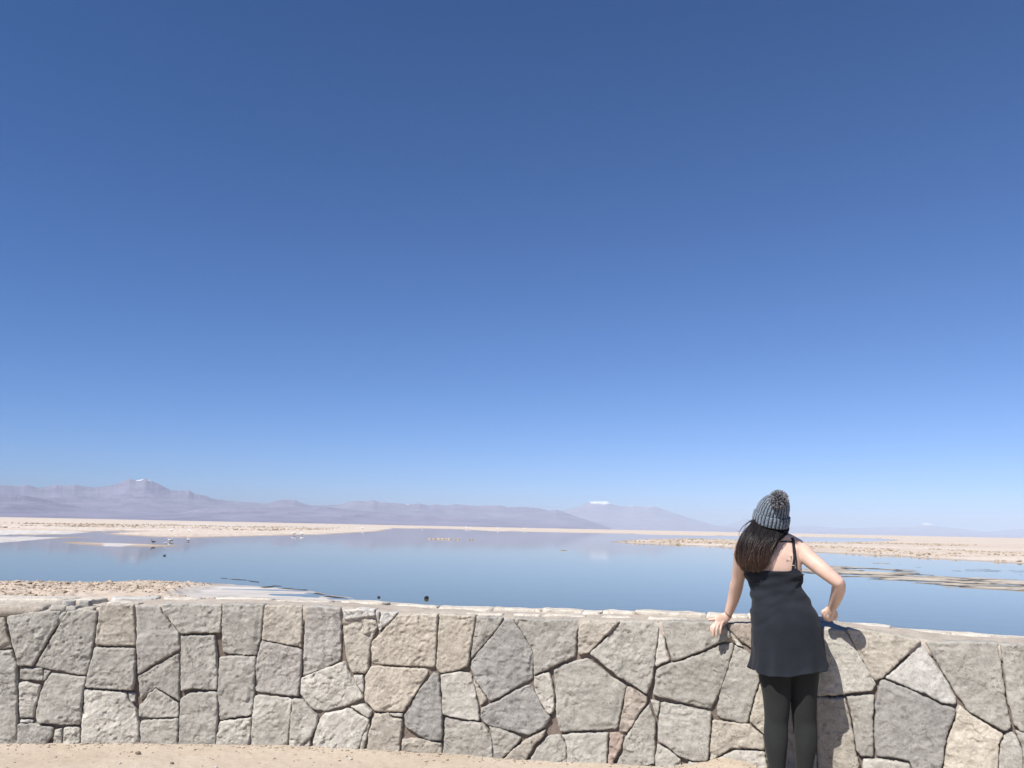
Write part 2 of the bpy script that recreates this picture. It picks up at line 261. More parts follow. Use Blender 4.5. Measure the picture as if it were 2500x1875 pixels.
# ------------------------------------------------------------------ materials
class Mat:
    def __init__(self, name, rough=.85, spec=.3):
        self.m = bpy.data.materials.new(name); self.m.use_nodes = True
        self.t = self.m.node_tree; self.b = self.t.nodes["Principled BSDF"]
        self.b.inputs["Roughness"].default_value = rough
        self.b.inputs["Specular IOR Level"].default_value = spec
        self.out = self.t.nodes["Material Output"]
    def n(self, kind, **kw):
        nd = self.t.nodes.new(kind)
        for k, v in kw.items():
            if k.startswith("i_"):
                key = k[2:]; key = int(key) if key.isdigit() else key
                nd.inputs[key].default_value = v
            else:
                setattr(nd, k, v)
        return nd
    def l(self, a, b): self.t.links.new(a, b); return self
    def coord(self, scale=(1, 1, 1), which="Object", rot=(0, 0, 0)):
        tc = self.n("ShaderNodeTexCoord"); mp = self.n("ShaderNodeMapping")
        mp.inputs["Scale"].default_value = scale; mp.inputs["Rotation"].default_value = rot
        self.l(tc.outputs[which], mp.inputs[0]); return mp.outputs[0]
    def noise(self, vec, scale, detail=4, rough=.55, dist=0):
        nd = self.n("ShaderNodeTexNoise"); self.l(vec, nd.inputs["Vector"])
        nd.inputs["Scale"].default_value = scale; nd.inputs["Detail"].default_value = detail
        nd.inputs["Roughness"].default_value = rough; nd.inputs["Distortion"].default_value = dist
        return nd.outputs["Fac"]
    def ramp(self, fac, stops):
        nd = self.n("ShaderNodeValToRGB"); e = nd.color_ramp.elements
        while len(e) < len(stops): e.new(.5)
        for q, (p, c) in zip(e, stops):
            q.position = p; q.color = (c, c, c, 1) if not hasattr(c, '__len__') else (*c[:3], 1)
        self.l(fac, nd.inputs[0]); return nd.outputs[0]
    def mix(self, fac, a, b, mode='MIX'):
        nd = self.n("ShaderNodeMix", data_type='RGBA', blend_type=mode)
        for s, v in ((0, fac), (6, a), (7, b)):
            if hasattr(v, "is_linked") or isinstance(v, bpy.types.NodeSocket): self.l(v, nd.inputs[s])
            elif hasattr(v, '__len__'): nd.inputs[s].default_value = (*v[:3], 1)
            else: nd.inputs[s].default_value = v
        return nd.outputs[2]
    def math(self, op, a, b=0.0, clamp=False):
        nd = self.n("ShaderNodeMath", operation=op); nd.use_clamp = clamp
        for s, v in ((0, a), (1, b)):
            if isinstance(v, bpy.types.NodeSocket): self.l(v, nd.inputs[s])
            else: nd.inputs[s].default_value = v
        return nd.outputs[0]
    def attr(self, name):
        return self.n("ShaderNodeAttribute", attribute_name=name).outputs["Fac"]
    def color(self, sock):
        self.l(sock, self.b.inputs["Base Color"]); return self
    def bump(self, h, strength=.4, dist=.01):
        nd = self.n("ShaderNodeBump"); nd.inputs["Strength"].default_value = strength; nd.inputs["Distance"].default_value = dist
        self.l(h, nd.inputs["Height"]); self.l(nd.outputs[0], self.b.inputs["Normal"]); return self

def flat_mat(name, c, rough=.85, spec=.3):
    a = Mat(name, rough, spec); a.b.inputs["Base Color"].default_value = (*c, 1); return a.m

def stone_mat(name, c1, c2, pit=.5, salt=0.0):
    """weathered volcanic stone: mottled, pitted, with pale bloom"""
    a = Mat(name, .93, .15)
    v = a.coord((1, 1, 1))
    oi = a.n("ShaderNodeObjectInfo")
    off = a.n("ShaderNodeVectorMath", operation='ADD'); a.l(v, off.inputs[0]); 
    sc = a.n("ShaderNodeVectorMath", operation='SCALE'); a.l(oi.outputs["Location"], sc.inputs[0]); sc.inputs[3].default_value = 3.1
    a.l(sc.outputs[0], off.inputs[1]); v = off.outputs[0]
    big = a.noise(v, 3.2, 5, .6, .4)
    mid = a.noise(v, 17, 6, .65)
    fine = a.noise(v, 75, 5, .75)
    col = a.mix(a.ramp(big, [(.32, 0), (.68, 1)]), c1, c2)
    col = a.mix(.75, col, a.ramp(mid, [(.30, .66), (.5, 1.0), (.70, 1.20)]), 'MULTIPLY')
    col = a.mix(.7, col, a.ramp(fine, [(.33, .70), (.5, 1.0), (.67, 1.2)]), 'MULTIPLY')
    # dark inclusions and small vesicles
    vo = a.n("ShaderNodeTexVoronoi", feature='F1'); vo.inputs["Scale"].default_value = 21; vo.inputs["Randomness"].default_value = 1
    a.l(v, vo.inputs["Vector"])
    thr = a.math('MULTIPLY', a.ramp(a.noise(v, 6, 2), [(.42, 0), (.62, 1)]), .29)
    spot = a.math('LESS_THAN', vo.outputs["Distance"], thr)
    col = a.mix(a.math('MULTIPLY', spot, pit), col, tuple(x * .45 for x in c1))
    vo2 = a.n("ShaderNodeTexVoronoi", feature='F1'); vo2.inputs["Scale"].default_value = 70; a.l(v, vo2.inputs["Vector"])
    thr2 = a.math('MULTIPLY', a.ramp(a.noise(v, 11, 2), [(.5, 0), (.66, 1)]), .30)
    spot2 = a.math('LESS_THAN', vo2.outputs["Distance"], thr2)
    col = a.mix(a.math('MULTIPLY', spot2, .55), col, tuple(x * .4 for x in c1))
    vo3 = a.n("ShaderNodeTexVoronoi", feature='F1'); vo3.inputs["Scale"].default_value = 120; a.l(v, vo3.inputs["Vector"])
    crk = a.n("ShaderNodeTexVoronoi", feature='DISTANCE_TO_EDGE'); crk.inputs["Scale"].default_value = 3.4
    wv = a.n("ShaderNodeVectorMath", operation='ADD'); nzc = a.n("ShaderNodeTexNoise"); a.l(v, nzc.inputs["Vector"]); nzc.inputs["Scale"].default_value = 9; nzc.inputs["Detail"].default_value = 5
    nsc = a.n("ShaderNodeVectorMath", operation='SCALE'); a.l(nzc.outputs["Color"], nsc.inputs[0]); nsc.inputs[3].default_value = .16
    a.l(v, wv.inputs[0]); a.l(nsc.outputs[0], wv.inputs[1]); a.l(wv.outputs[0], crk.inputs["Vector"])
    crack = a.math('MULTIPLY', a.math('LESS_THAN', crk.outputs["Distance"], .011), a.ramp(a.noise(v, 2.6, 2), [(.60, 0), (.66, 1)]))
    col = a.mix(a.math("MULTIPLY", crack, .45), col, tuple(x * .35 for x in c1))
    sp3 = a.math('LESS_THAN', vo3.outputs["Distance"], a.math('MULTIPLY', a.ramp(a.noise(v, 14, 3), [(.40, 0), (.65, 1)]), .34))
    col = a.mix(a.math('MULTIPLY', sp3, .5), col, tuple(x * .45 for x in c1))
    pale = a.ramp(a.noise(v, 9, 6, .75), [(.57, 0), (.68, 1)])
    col = a.mix(a.math('MULTIPLY', pale, .35), col, tuple(min(.62, x * 1.45) for x in c2))
    if salt:
        col = a.mix(a.math('MULTIPLY', a.ramp(a.noise(v, 4.5, 6, .7), [(.5, 0), (.7, 1)]), salt), col, (.62, .58, .53))
    rv = a.n("ShaderNodeMapRange"); a.l(oi.outputs["Random"], rv.inputs[0]); rv.inputs[3].default_value = .9; rv.inputs[4].default_value = 1.1
    hsv = a.n("ShaderNodeHueSaturation"); a.l(col, hsv.inputs["Color"]); a.l(rv.outputs[0], hsv.inputs["Value"])
    a.color(hsv.outputs[0])
    h = a.math('ADD', a.math('MULTIPLY', mid, .7), a.math('MULTIPLY', fine, .35))
    h = a.math('SUBTRACT', h, a.math('MULTIPLY', crack, .8))
    h = a.math('SUBTRACT', h, a.math('MULTIPLY', spot2, .5))
    h = a.math('SUBTRACT', h, a.math('MULTIPLY', spot, .25))
    a.bump(h, .8, .011)
    return a.m

STONE = {
 'g': stone_mat("grey_stone", (0.321, 0.302, 0.265), (0.379, 0.362, 0.318)),
 'p': stone_mat("mauve_grey_stone", (0.351, 0.323, 0.290), (0.407, 0.385, 0.344)),
 'd': stone_mat("dark_grey_stone", (0.255, 0.244, 0.226), (0.310, 0.296, 0.270)),
 't': stone_mat("tan_grey_stone", (0.363, 0.328, 0.272), (0.414, 0.379, 0.318)),
 'T': stone_mat("cream_stone", (0.404, 0.360, 0.294), (0.456, 0.411, 0.339), .2),
 'l': stone_mat("pale_grey_stone", (0.389, 0.367, 0.318), (0.441, 0.418, 0.364), .3, .5),
 'w': stone_mat("whitish_stone", (0.419, 0.402, 0.367), (0.474, 0.457, 0.419), .5, .4),
 'b': stone_mat("pinkish_tan_stone", (0.360, 0.309, 0.257), (0.399, 0.348, 0.294)),
 'B': stone_mat("reddish_stone", (0.324, 0.255, 0.212), (0.368, 0.295, 0.249)),
}
STONE_COPING = stone_mat("coping_stone_bleached", (0.496, 0.449, 0.374), (0.581, 0.534, 0.458), .15)

def mortar_mat(name, c1, c2):
    a = Mat(name, .95, .1); v = a.coord()
    n1 = a.noise(v, 6, 6, .65); n2 = a.noise(v, 55, 5, .7)
    col = a.mix(a.ramp(n1, [(.35, 0), (.65, 1)]), c1, c2)
    col = a.mix(.8, col, a.ramp(n2, [(.3, .72), (.7, 1.15)]), 'MULTIPLY')
    a.color(col); a.bump(a.math('ADD', n1, n2), .6, .01); return a.m
MORTAR_DARK = mortar_mat("joint_mortar", (0.156, 0.123, 0.101), (0.240, 0.193, 0.160))
MORTAR_TOP = mortar_mat("cap_mortar", (0.374, 0.323, 0.266), (0.468, 0.412, 0.347))

# ------------------------------------------------------------------ ground, lake, salt flats
ZW = -1.4     # lake level

def wall_y(x):
    x = np.asarray(x, float)
    q = 5.62 - .19 * x - .05 * x * x
    lo, hi = -3.5, 2.9
    q = np.where(x < lo, (5.62 - .19 * lo - .05 * lo * lo) + (x - lo) * (-.19 - .1 * lo), q)
    q = np.where(x > hi, (5.62 - .19 * hi - .05 * hi * hi) + (x - hi) * (-.19 - .1 * hi), q)
    return q

def poly_sd(P, poly):
    """signed distance (positive inside) from points (n,2) to a closed polygon"""
    poly = np.asarray(poly, float); n = len(poly)
    d2 = np.full(len(P), 1e18); ins = np.zeros(len(P), bool)
    x, y = P[:, 0], P[:, 1]
    for i in range(n):
        ax, ay = poly[i]; bx, by = poly[(i + 1) % n]
        ex, ey = bx - ax, by - ay
        t = np.clip(((x - ax) * ex + (y - ay) * ey) / (ex * ex + ey * ey + 1e-12), 0, 1)
        d2 = np.minimum(d2, (x - ax - t * ex) ** 2 + (y - ay - t * ey) ** 2)
        if ay != by:
            ins ^= ((ay > y) != (by > y)) & (x < (bx - ax) * (y - ay) / (by - ay) + ax)
    return np.where(ins, 1, -1) * np.sqrt(d2)

def berm(x, y):
    g = wall_y(x) - y
    return .088 * np.exp(-((x - 1.36) / .22) ** 2) * (1 - sstep(.0, .42, g)) * (g > -.3) + .025 * sstep(.2, 1.1, x) * (1 - sstep(.1, 1.2, g))

def ground_height(P):
    x, y = P[:, 0], P[:, 1]
    p3 = np.stack([x, y, np.zeros_like(x)], 1)
    dist = np.hypot(x, y)
    gap = y - wall_y(x)
    sd = [poly_sd(P, q) for q in LAND]
    near, far, isl1, isl2, isl4, mud1, mud2 = sd[:7]; streaks = sd[7:]
    wob = fbm(p3 * .9, 3, 5) * np.clip(dist * .004, .02, .6) 
    h = np.full(len(P), ZW - .5)
    def raise_(d, hmax, slope, wobble=1.0):
        return ZW - .5 + np.clip(sstep(-2.0, 0, (d + wob * wobble) / np.clip(dist * .006, .15, 3)) , 0, 1) * .505 + np.clip((d + wob * wobble) * slope, 0, hmax)
    clod = np.abs(fbm(p3 * 2.2, 3, 31)) 
    nl = raise_(near, .22, .05) + (near > .6) * clod * .14 * sstep(.4, 3, near)
    saltness = sstep(-.4, .6, poly_sd(P, SALT[0]) + wob * 2)
    nl = nl * (1 - saltness) + saltness * (np.clip(raise_(near, .012, .004) , -9, ZW + .02) + .025 * fbm(p3 * np.array([.35, 1.1, 1]), 4, 77))
    h = np.maximum(h, nl)
    fl = raise_(far, .28, .02) + (far > 0) * np.clip(np.abs(fbm(p3 * .8, 3, 12)) * .25 * sstep(.5, 6, far), 0, .3) * (1 - sstep(200, 900, dist))
    h = np.maximum(h, fl)
    h = np.maximum(h, raise_(isl1, .03, .01, .4) + .03 * fbm(p3 * np.array([.1, .5, 1]), 3, 8) * (isl1 > -.5))
    h = np.maximum(h, raise_(isl2, .06, .02, .3))
    h = np.maximum(h, raise_(isl4, .05, .05, .2))
    patch = fbm(p3 * np.array([.30, .75, 1]), 4, 21)
    h = np.maximum(h, np.where(mud1 > -1.2, ZW - .010 + np.clip(mud1, -1, .8) * .035 + patch * .13, -9))
    patch2 = fbm(p3 * np.array([.14, .8, 1]), 4, 41)
    h = np.maximum(h, np.where(mud2 > -1.0, ZW - .05 + np.clip(mud2, -1, .6) * .04 + patch2 * .11, -9))
    for s_ in streaks:
        h = np.maximum(h, np.where(s_ > -.5, ZW - .006 + np.clip(s_, -.5, .1) * .1 + .025 * fbm(p3 * np.array([.8, 3, 1]), 3, 55), -9))
    # bank that falls from the terrace by the wall to the shore
    bank = np.where(gap < 1.0, 0.0, -1.32 * sstep(1.0, 15.0, gap)) - 3 * sstep(15, 24, gap)
    h = np.maximum(h, np.where(gap < 24, bank, -9))
    fore = gap < .45
    h = np.where(fore, berm(x, y) + .010 * fbm(p3 * 3.1, 4, 3) + .004 * fbm(p3 * 16, 3, 4), h)
    return h, dict(salt0=saltness, near=near, far=far, mud=np.maximum(mud1, mud2), isl2=isl2, isl4=isl4, streak=np.max(streaks, 0), gap=gap, dist=dist)

def build_ground():
    az = np.concatenate([np.arange(-180, -38, 4.0), np.arange(-38, 38.01, .075), np.arange(40, 180, 4.0)])
    drop = np.arange(94, .5, -.33)
    rr = np.concatenate([np.arange(.3, 4.4, .2), np.arange(4.4, 6.3, .024), 6.3 * (25 / 6.3) ** np.linspace(0, 1, 40), 828 * 2.85 / drop[1:], 4720 * (95000 / 4720.) ** np.linspace(.03, 1, 26)])
    A, D = np.meshgrid(R(1) * az, rr, indexing='ij')
    P = np.stack([(D * np.sin(A)).ravel(), (D * np.cos(A)).ravel()], 1)
    h, info = ground_height(P)
    V = np.concatenate([np.stack([P[:, 0], P[:, 1], h], 1), [[0, 0, 0]]])
    F = grid_faces(len(az), len(rr), wrap_u=True)[:, ::-1]
    c = len(V) - 1; n = len(rr)
    me = bpy.data.meshes.new("ground")
    ctr = [(c, ((i + 1) % len(az)) * n, i * n) for i in range(len(az))]
    allv = np.asarray(V, np.float32)
    me.vertices.add(len(allv)); me.vertices.foreach_set("co", allv.ravel())
    li = np.concatenate([F.ravel(), np.array(ctr).ravel()]).astype(np.int32)
    me.loops.add(len(li)); me.loops.foreach_set("vertex_index", li)
    st = np.concatenate([np.arange(len(F)) * 4, len(F) * 4 + np.arange(len(ctr)) * 3]).astype(np.int32)
    me.polygons.add(len(st)); me.polygons.foreach_set("loop_start", st)
    me.update(calc_edges=True)
    me.polygons.foreach_set("use_smooth", np.ones(len(st), bool))
    add = lambda a: np.concatenate([a, [0]])
    salt = np.maximum.reduce([info['salt0'] * .9] + [sstep(-.3, .3, poly_sd(P, q) / np.clip(info['dist'] * .01, .3, 20)) for q in SALT[1:]])
    mud = np.maximum(sstep(-.6, .1, info['mud']) , sstep(-.3, 0, info['streak']))
    attr(me, "salt", add(salt)); attr(me, "mud", add(mud))
    attr(me, "wet", add(1 - sstep(.012, .10, h - ZW)))
    attr(me, "terrace", add(1.0 - sstep(.3, 3.0, info['gap'])))
    attr(me, "dry", add(sstep(.006, .05, h - ZW)))
    attr(me, "ochre", add(sstep(-.6, .3, info['isl4'])))
    a = Mat("sand_and_salt_crust", .95, .1)
    geo = a.n("ShaderNodeNewGeometry"); pos = geo.outputs["Position"]
    def mp(s):
        q = a.n("ShaderNodeMapping"); q.inputs["Scale"].default_value = s; a.l(pos, q.inputs[0]); return q.outputs[0]
    n1 = a.noise(mp((1, 1, 1)), 1.4, 6, .65); n2 = a.noise(mp((1, 1, 1)), 26, 5, .7); n3 = a.noise(mp((.012, .06, 1)), 1, 5, .6)
    n4 = a.noise(mp((1, 1, 1)), 140, 3, .7)
    sand = a.mix(a.ramp(n1, [(.35, 0), (.65, 1)]), (0.456, 0.372, 0.288), (0.525, 0.445, 0.364))
    near_sand = a.mix(a.ramp(n1, [(.35, 0), (.65, 1)]), (0.421, 0.350, 0.270), (0.480, 0.412, 0.329))
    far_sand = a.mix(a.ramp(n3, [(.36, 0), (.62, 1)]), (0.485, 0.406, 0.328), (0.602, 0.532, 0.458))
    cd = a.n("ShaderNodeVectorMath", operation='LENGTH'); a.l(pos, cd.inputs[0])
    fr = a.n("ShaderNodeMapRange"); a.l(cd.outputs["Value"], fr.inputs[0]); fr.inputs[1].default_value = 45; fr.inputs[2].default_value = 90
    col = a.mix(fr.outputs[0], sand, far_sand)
    col = a.mix(a.attr("terrace"), col, near_sand)
    col = a.mix(.7, col, a.ramp(n2, [(.3, .82), (.5, 1), (.72, 1.1)]), 'MULTIPLY')
    col = a.mix(.5, col, a.ramp(n4, [(.28, .75), (.5, 1), (.72, 1.12)]), 'MULTIPLY')
    dryf = a.math('MULTIPLY', a.attr("dry"), a.ramp(a.noise(mp((.5, 1.6, 1)), 1.8, 5, .6), [(.30, .35), (.50, 1)]))
    saltc = a.mix(a.ramp(a.noise(mp((.25, .9, 1)), 1.2, 5, .6), [(.38, 0), (.62, 1)]), (0.424, 0.405, 0.387), (0.663, 0.635, 0.594))
    col = a.mix(a.attr("salt"), col, saltc)
    mudc = a.mix(dryf, (.042, .044, .044), (.50, .44, .36))
    col = a.mix(a.attr("mud"), col, mudc)
    col = a.mix(a.attr("ochre"), col, (.42, .30, .10))
    wetc = a.mix(1.0, col, (.62, .60, .60), 'MULTIPLY')
    col = a.mix(a.math('MULTIPLY', a.math('MULTIPLY', a.attr("wet"), a.math('SUBTRACT', 1.0, a.math('MULTIPLY', a.attr("salt"), .7))), a.math('SUBTRACT', 1.0, a.attr("mud"))), col, wetc)
    a.color(col)
    a.bump(a.math('ADD', a.math('MULTIPLY', n2, .7), a.math('MULTIPLY', n4, .4)), .5, .012)
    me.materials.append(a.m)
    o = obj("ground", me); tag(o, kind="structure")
    return P, h, info
ground_P, ground_h, ground_info = build_ground()

def build_water():
    n = 60
    v = [(-2600, 14, ZW), (2600, 14, ZW), (2600, 2600, ZW), (-2600, 2600, ZW)]
    a = Mat("lake_water", .028, .5)
    a.b.inputs["Base Color"].default_value = (.115, .115, .045, 1)
    a.b.inputs["IOR"].default_value = 1.29
    v3 = a.coord((.35, 1.0, 1))
    a.bump(a.math('ADD', a.noise(v3, 1.6, 3, .5), a.math('MULTIPLY', a.noise(v3, .12, 2, .5), 1.5)), .05, .05)
    o = obj("water", mesh_from("water", v, [(0, 1, 2, 3)], [a.m], False)); tag(o, kind="structure")
build_water()

# ------------------------------------------------------------------ far mountains
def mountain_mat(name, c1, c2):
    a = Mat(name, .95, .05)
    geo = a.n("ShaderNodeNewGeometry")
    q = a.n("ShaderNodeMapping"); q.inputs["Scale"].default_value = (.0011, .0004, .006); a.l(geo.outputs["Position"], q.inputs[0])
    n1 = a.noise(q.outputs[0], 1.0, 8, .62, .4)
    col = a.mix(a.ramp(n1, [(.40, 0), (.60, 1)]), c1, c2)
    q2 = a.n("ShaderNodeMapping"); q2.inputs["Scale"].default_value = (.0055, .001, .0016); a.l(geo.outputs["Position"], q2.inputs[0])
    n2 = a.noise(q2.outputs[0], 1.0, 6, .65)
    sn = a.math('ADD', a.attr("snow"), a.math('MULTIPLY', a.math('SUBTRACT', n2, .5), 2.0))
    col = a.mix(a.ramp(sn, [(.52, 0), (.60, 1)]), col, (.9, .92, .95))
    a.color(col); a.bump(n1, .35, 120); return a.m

def build_range(name, idx, depth0, depth1, mat, seed, snow=(), rough=.3):
    Dm, pts = SKYLINE[idx]
    pts = np.array(pts)
    a0, a1 = pts[0, 0], pts[-1, 0]
    az = np.linspace(a0, a1, int((a1 - a0) / .055) + 2)
    hh = np.interp(az, pts[:, 0], pts[:, 1])
    x1 = np.stack([az * 9, az * 0, az * 0], 1)
    hh = hh + fbm(x1, 4, seed) * .0006 * Dm * np.clip(hh / (.03 * Dm), .15, 1)
    hh = np.maximum(hh, -3)
    t = np.concatenate([np.linspace(0, 1, 44), np.linspace(1.03, 1.5, 10)])
    rad = depth0 * Dm + (Dm - depth0 * Dm) * np.minimum(t, 1) + np.maximum(t - 1, 0) * 2 * (depth1 - 1) * Dm
    ker = np.exp(-np.linspace(-2.2, 2.2, 81) ** 2); ker /= ker.sum()
    hs_ = np.convolve(np.pad(hh, 40, mode='edge'), ker, 'valid')
    A, T = np.meshgrid(az, t, indexing='ij'); _, Rr = np.meshgrid(az, rad, indexing='ij'); Hh = hs_[:, None] + (hh - hs_)[:, None] * np.clip(T, 0, 1) ** 5
    X = Rr * np.sin(R(1) * A); Yy = Rr * np.cos(R(1) * A)
    q = np.stack([X.ravel(), Yy.ravel(), np.zeros(X.size)], 1) / (.05 * Dm)
    rid = (1 - np.abs(fbm(q, 5, seed + 3))).reshape(X.shape)
    q2 = np.stack([X.ravel(), Yy.ravel(), np.zeros(X.size)], 1) / (.14 * Dm)
    big = fbm(q2, 3, seed + 9).reshape(X.shape)
    prof = np.where(T <= 1, np.minimum(T, 1) ** 1.9, np.clip(1 - (T - 1) * 2, 0, 1) ** 1.3)
    mid = np.clip(T * (1 - T) * 4, 0, 1)
    Z = Hh * prof * (1 - rough * mid * (1 - rid) * 1.6) + Hh * mid * .22 * big * np.minimum(T, 1)
    Z = np.minimum(Z, EYE + (Hh - EYE) * Rr / Dm * np.where(T < 1, .995, 1) + .0001)
    Z = np.where(T <= .001, ZW - 3, np.maximum(Z, ZW - 2 + T))
    me = mesh_from(name, np.stack([X.ravel(), Yy.ravel(), Z.ravel()], 1), grid_faces(len(az), len(t))[:, ::-1], [mat])
    sn = np.zeros(X.size)
    for (ac, aw, z0, z1, k) in snow:
        sn = np.maximum(sn, k * np.clip(1 - np.abs((A.ravel() - ac) / aw) ** 4, 0, 1) * sstep(z0, z1, Z.ravel()))
    attr(me, "snow", sn)
    o = obj(name, me); tag(o, kind="structure"); return o
MT1 = mountain_mat("hazed_mountain_rock", (0.207, 0.193, 0.258), (0.274, 0.255, 0.324))  # all three rocks carry some lavender air haze in their base colour
MT2 = mountain_mat("hazed_volcano_rock", (0.269, 0.258, 0.324), (0.325, 0.314, 0.384))
MT3 = mountain_mat("hazed_foothill_rock", (0.185, 0.177, 0.240), (0.263, 0.249, 0.318))
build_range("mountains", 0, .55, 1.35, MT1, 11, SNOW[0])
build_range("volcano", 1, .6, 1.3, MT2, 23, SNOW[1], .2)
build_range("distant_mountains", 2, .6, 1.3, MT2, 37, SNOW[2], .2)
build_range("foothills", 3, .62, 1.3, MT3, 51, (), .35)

# ------------------------------------------------------------------ air
def build_haze():
    s, b, t = 112000., -6., 1790.
    v = [(x, y, z) for z in (b, t) for y in (-s, s) for x in (-s, s)]
    f = [(0, 2, 3, 1), (4, 5, 7, 6), (0, 1, 5, 4), (2, 6, 7, 3), (0, 4, 6, 2), (1, 3, 7, 5)]
    m = bpy.data.materials.new("thin_air"); m.use_nodes = True; nt = m.node_tree; nt.nodes.clear()
    o_ = nt.nodes.new("ShaderNodeOutputMaterial"); pv = nt.nodes.new("ShaderNodeVolumePrincipled")
    pv.inputs["Color"].default_value = (.74, .83, .96, 1)
    pv.inputs["Density"].default_value = 2.6e-5
    pv.inputs["Anisotropy"].default_value = -0.37
    nt.links.new(pv.outputs[0], o_.inputs["Volume"])
    o = obj("haze", mesh_from("haze", v, f, [m], False)); tag(o, kind="stuff")
build_haze()

# ------------------------------------------------------------------ the dry stone wall
_xs = np.linspace(-9, 9, 18001); _ys = wall_y(_xs)
_ss = np.concatenate([[0], np.cumsum(np.hypot(np.diff(_xs), np.diff(_ys)))]); _ss -= np.interp(0, _xs, _ss)
def wall_pos(s, z, out):
    """point on the wall: s along its face, z height, out towards the path"""
    x = np.interp(s, _ss, _xs); y = wall_y(x)
    dy = (wall_y(x + .01) - wall_y(x - .01)) / .02
    n = np.hypot(dy, 1)
    return np.stack([x + out * dy / n, y - out / n, z + 0 * x], -1)

wall_root = link(bpy.data.objects.new("stone_wall", None))
wall_root.location = tuple(wall_pos(np.array(0.), np.array(0.), np.array(0.)))
WORG = np.array(wall_root.location)
tag(wall_root, "long waist-high wall of big irregular grey stones with a pale mortared top, beside the lake", "wall")

def seg_dist(P, poly):
    d = np.full(len(P), 1e9)
    for i in range(len(poly)):
        a = poly[i]; b = poly[(i + 1) % len(poly)]; e = b - a
        t = np.clip(((P - a) @ e) / (e @ e + 1e-12), 0, 1)
        d = np.minimum(d, np.hypot(*(P - a - t[:, None] * e).T))
    return d

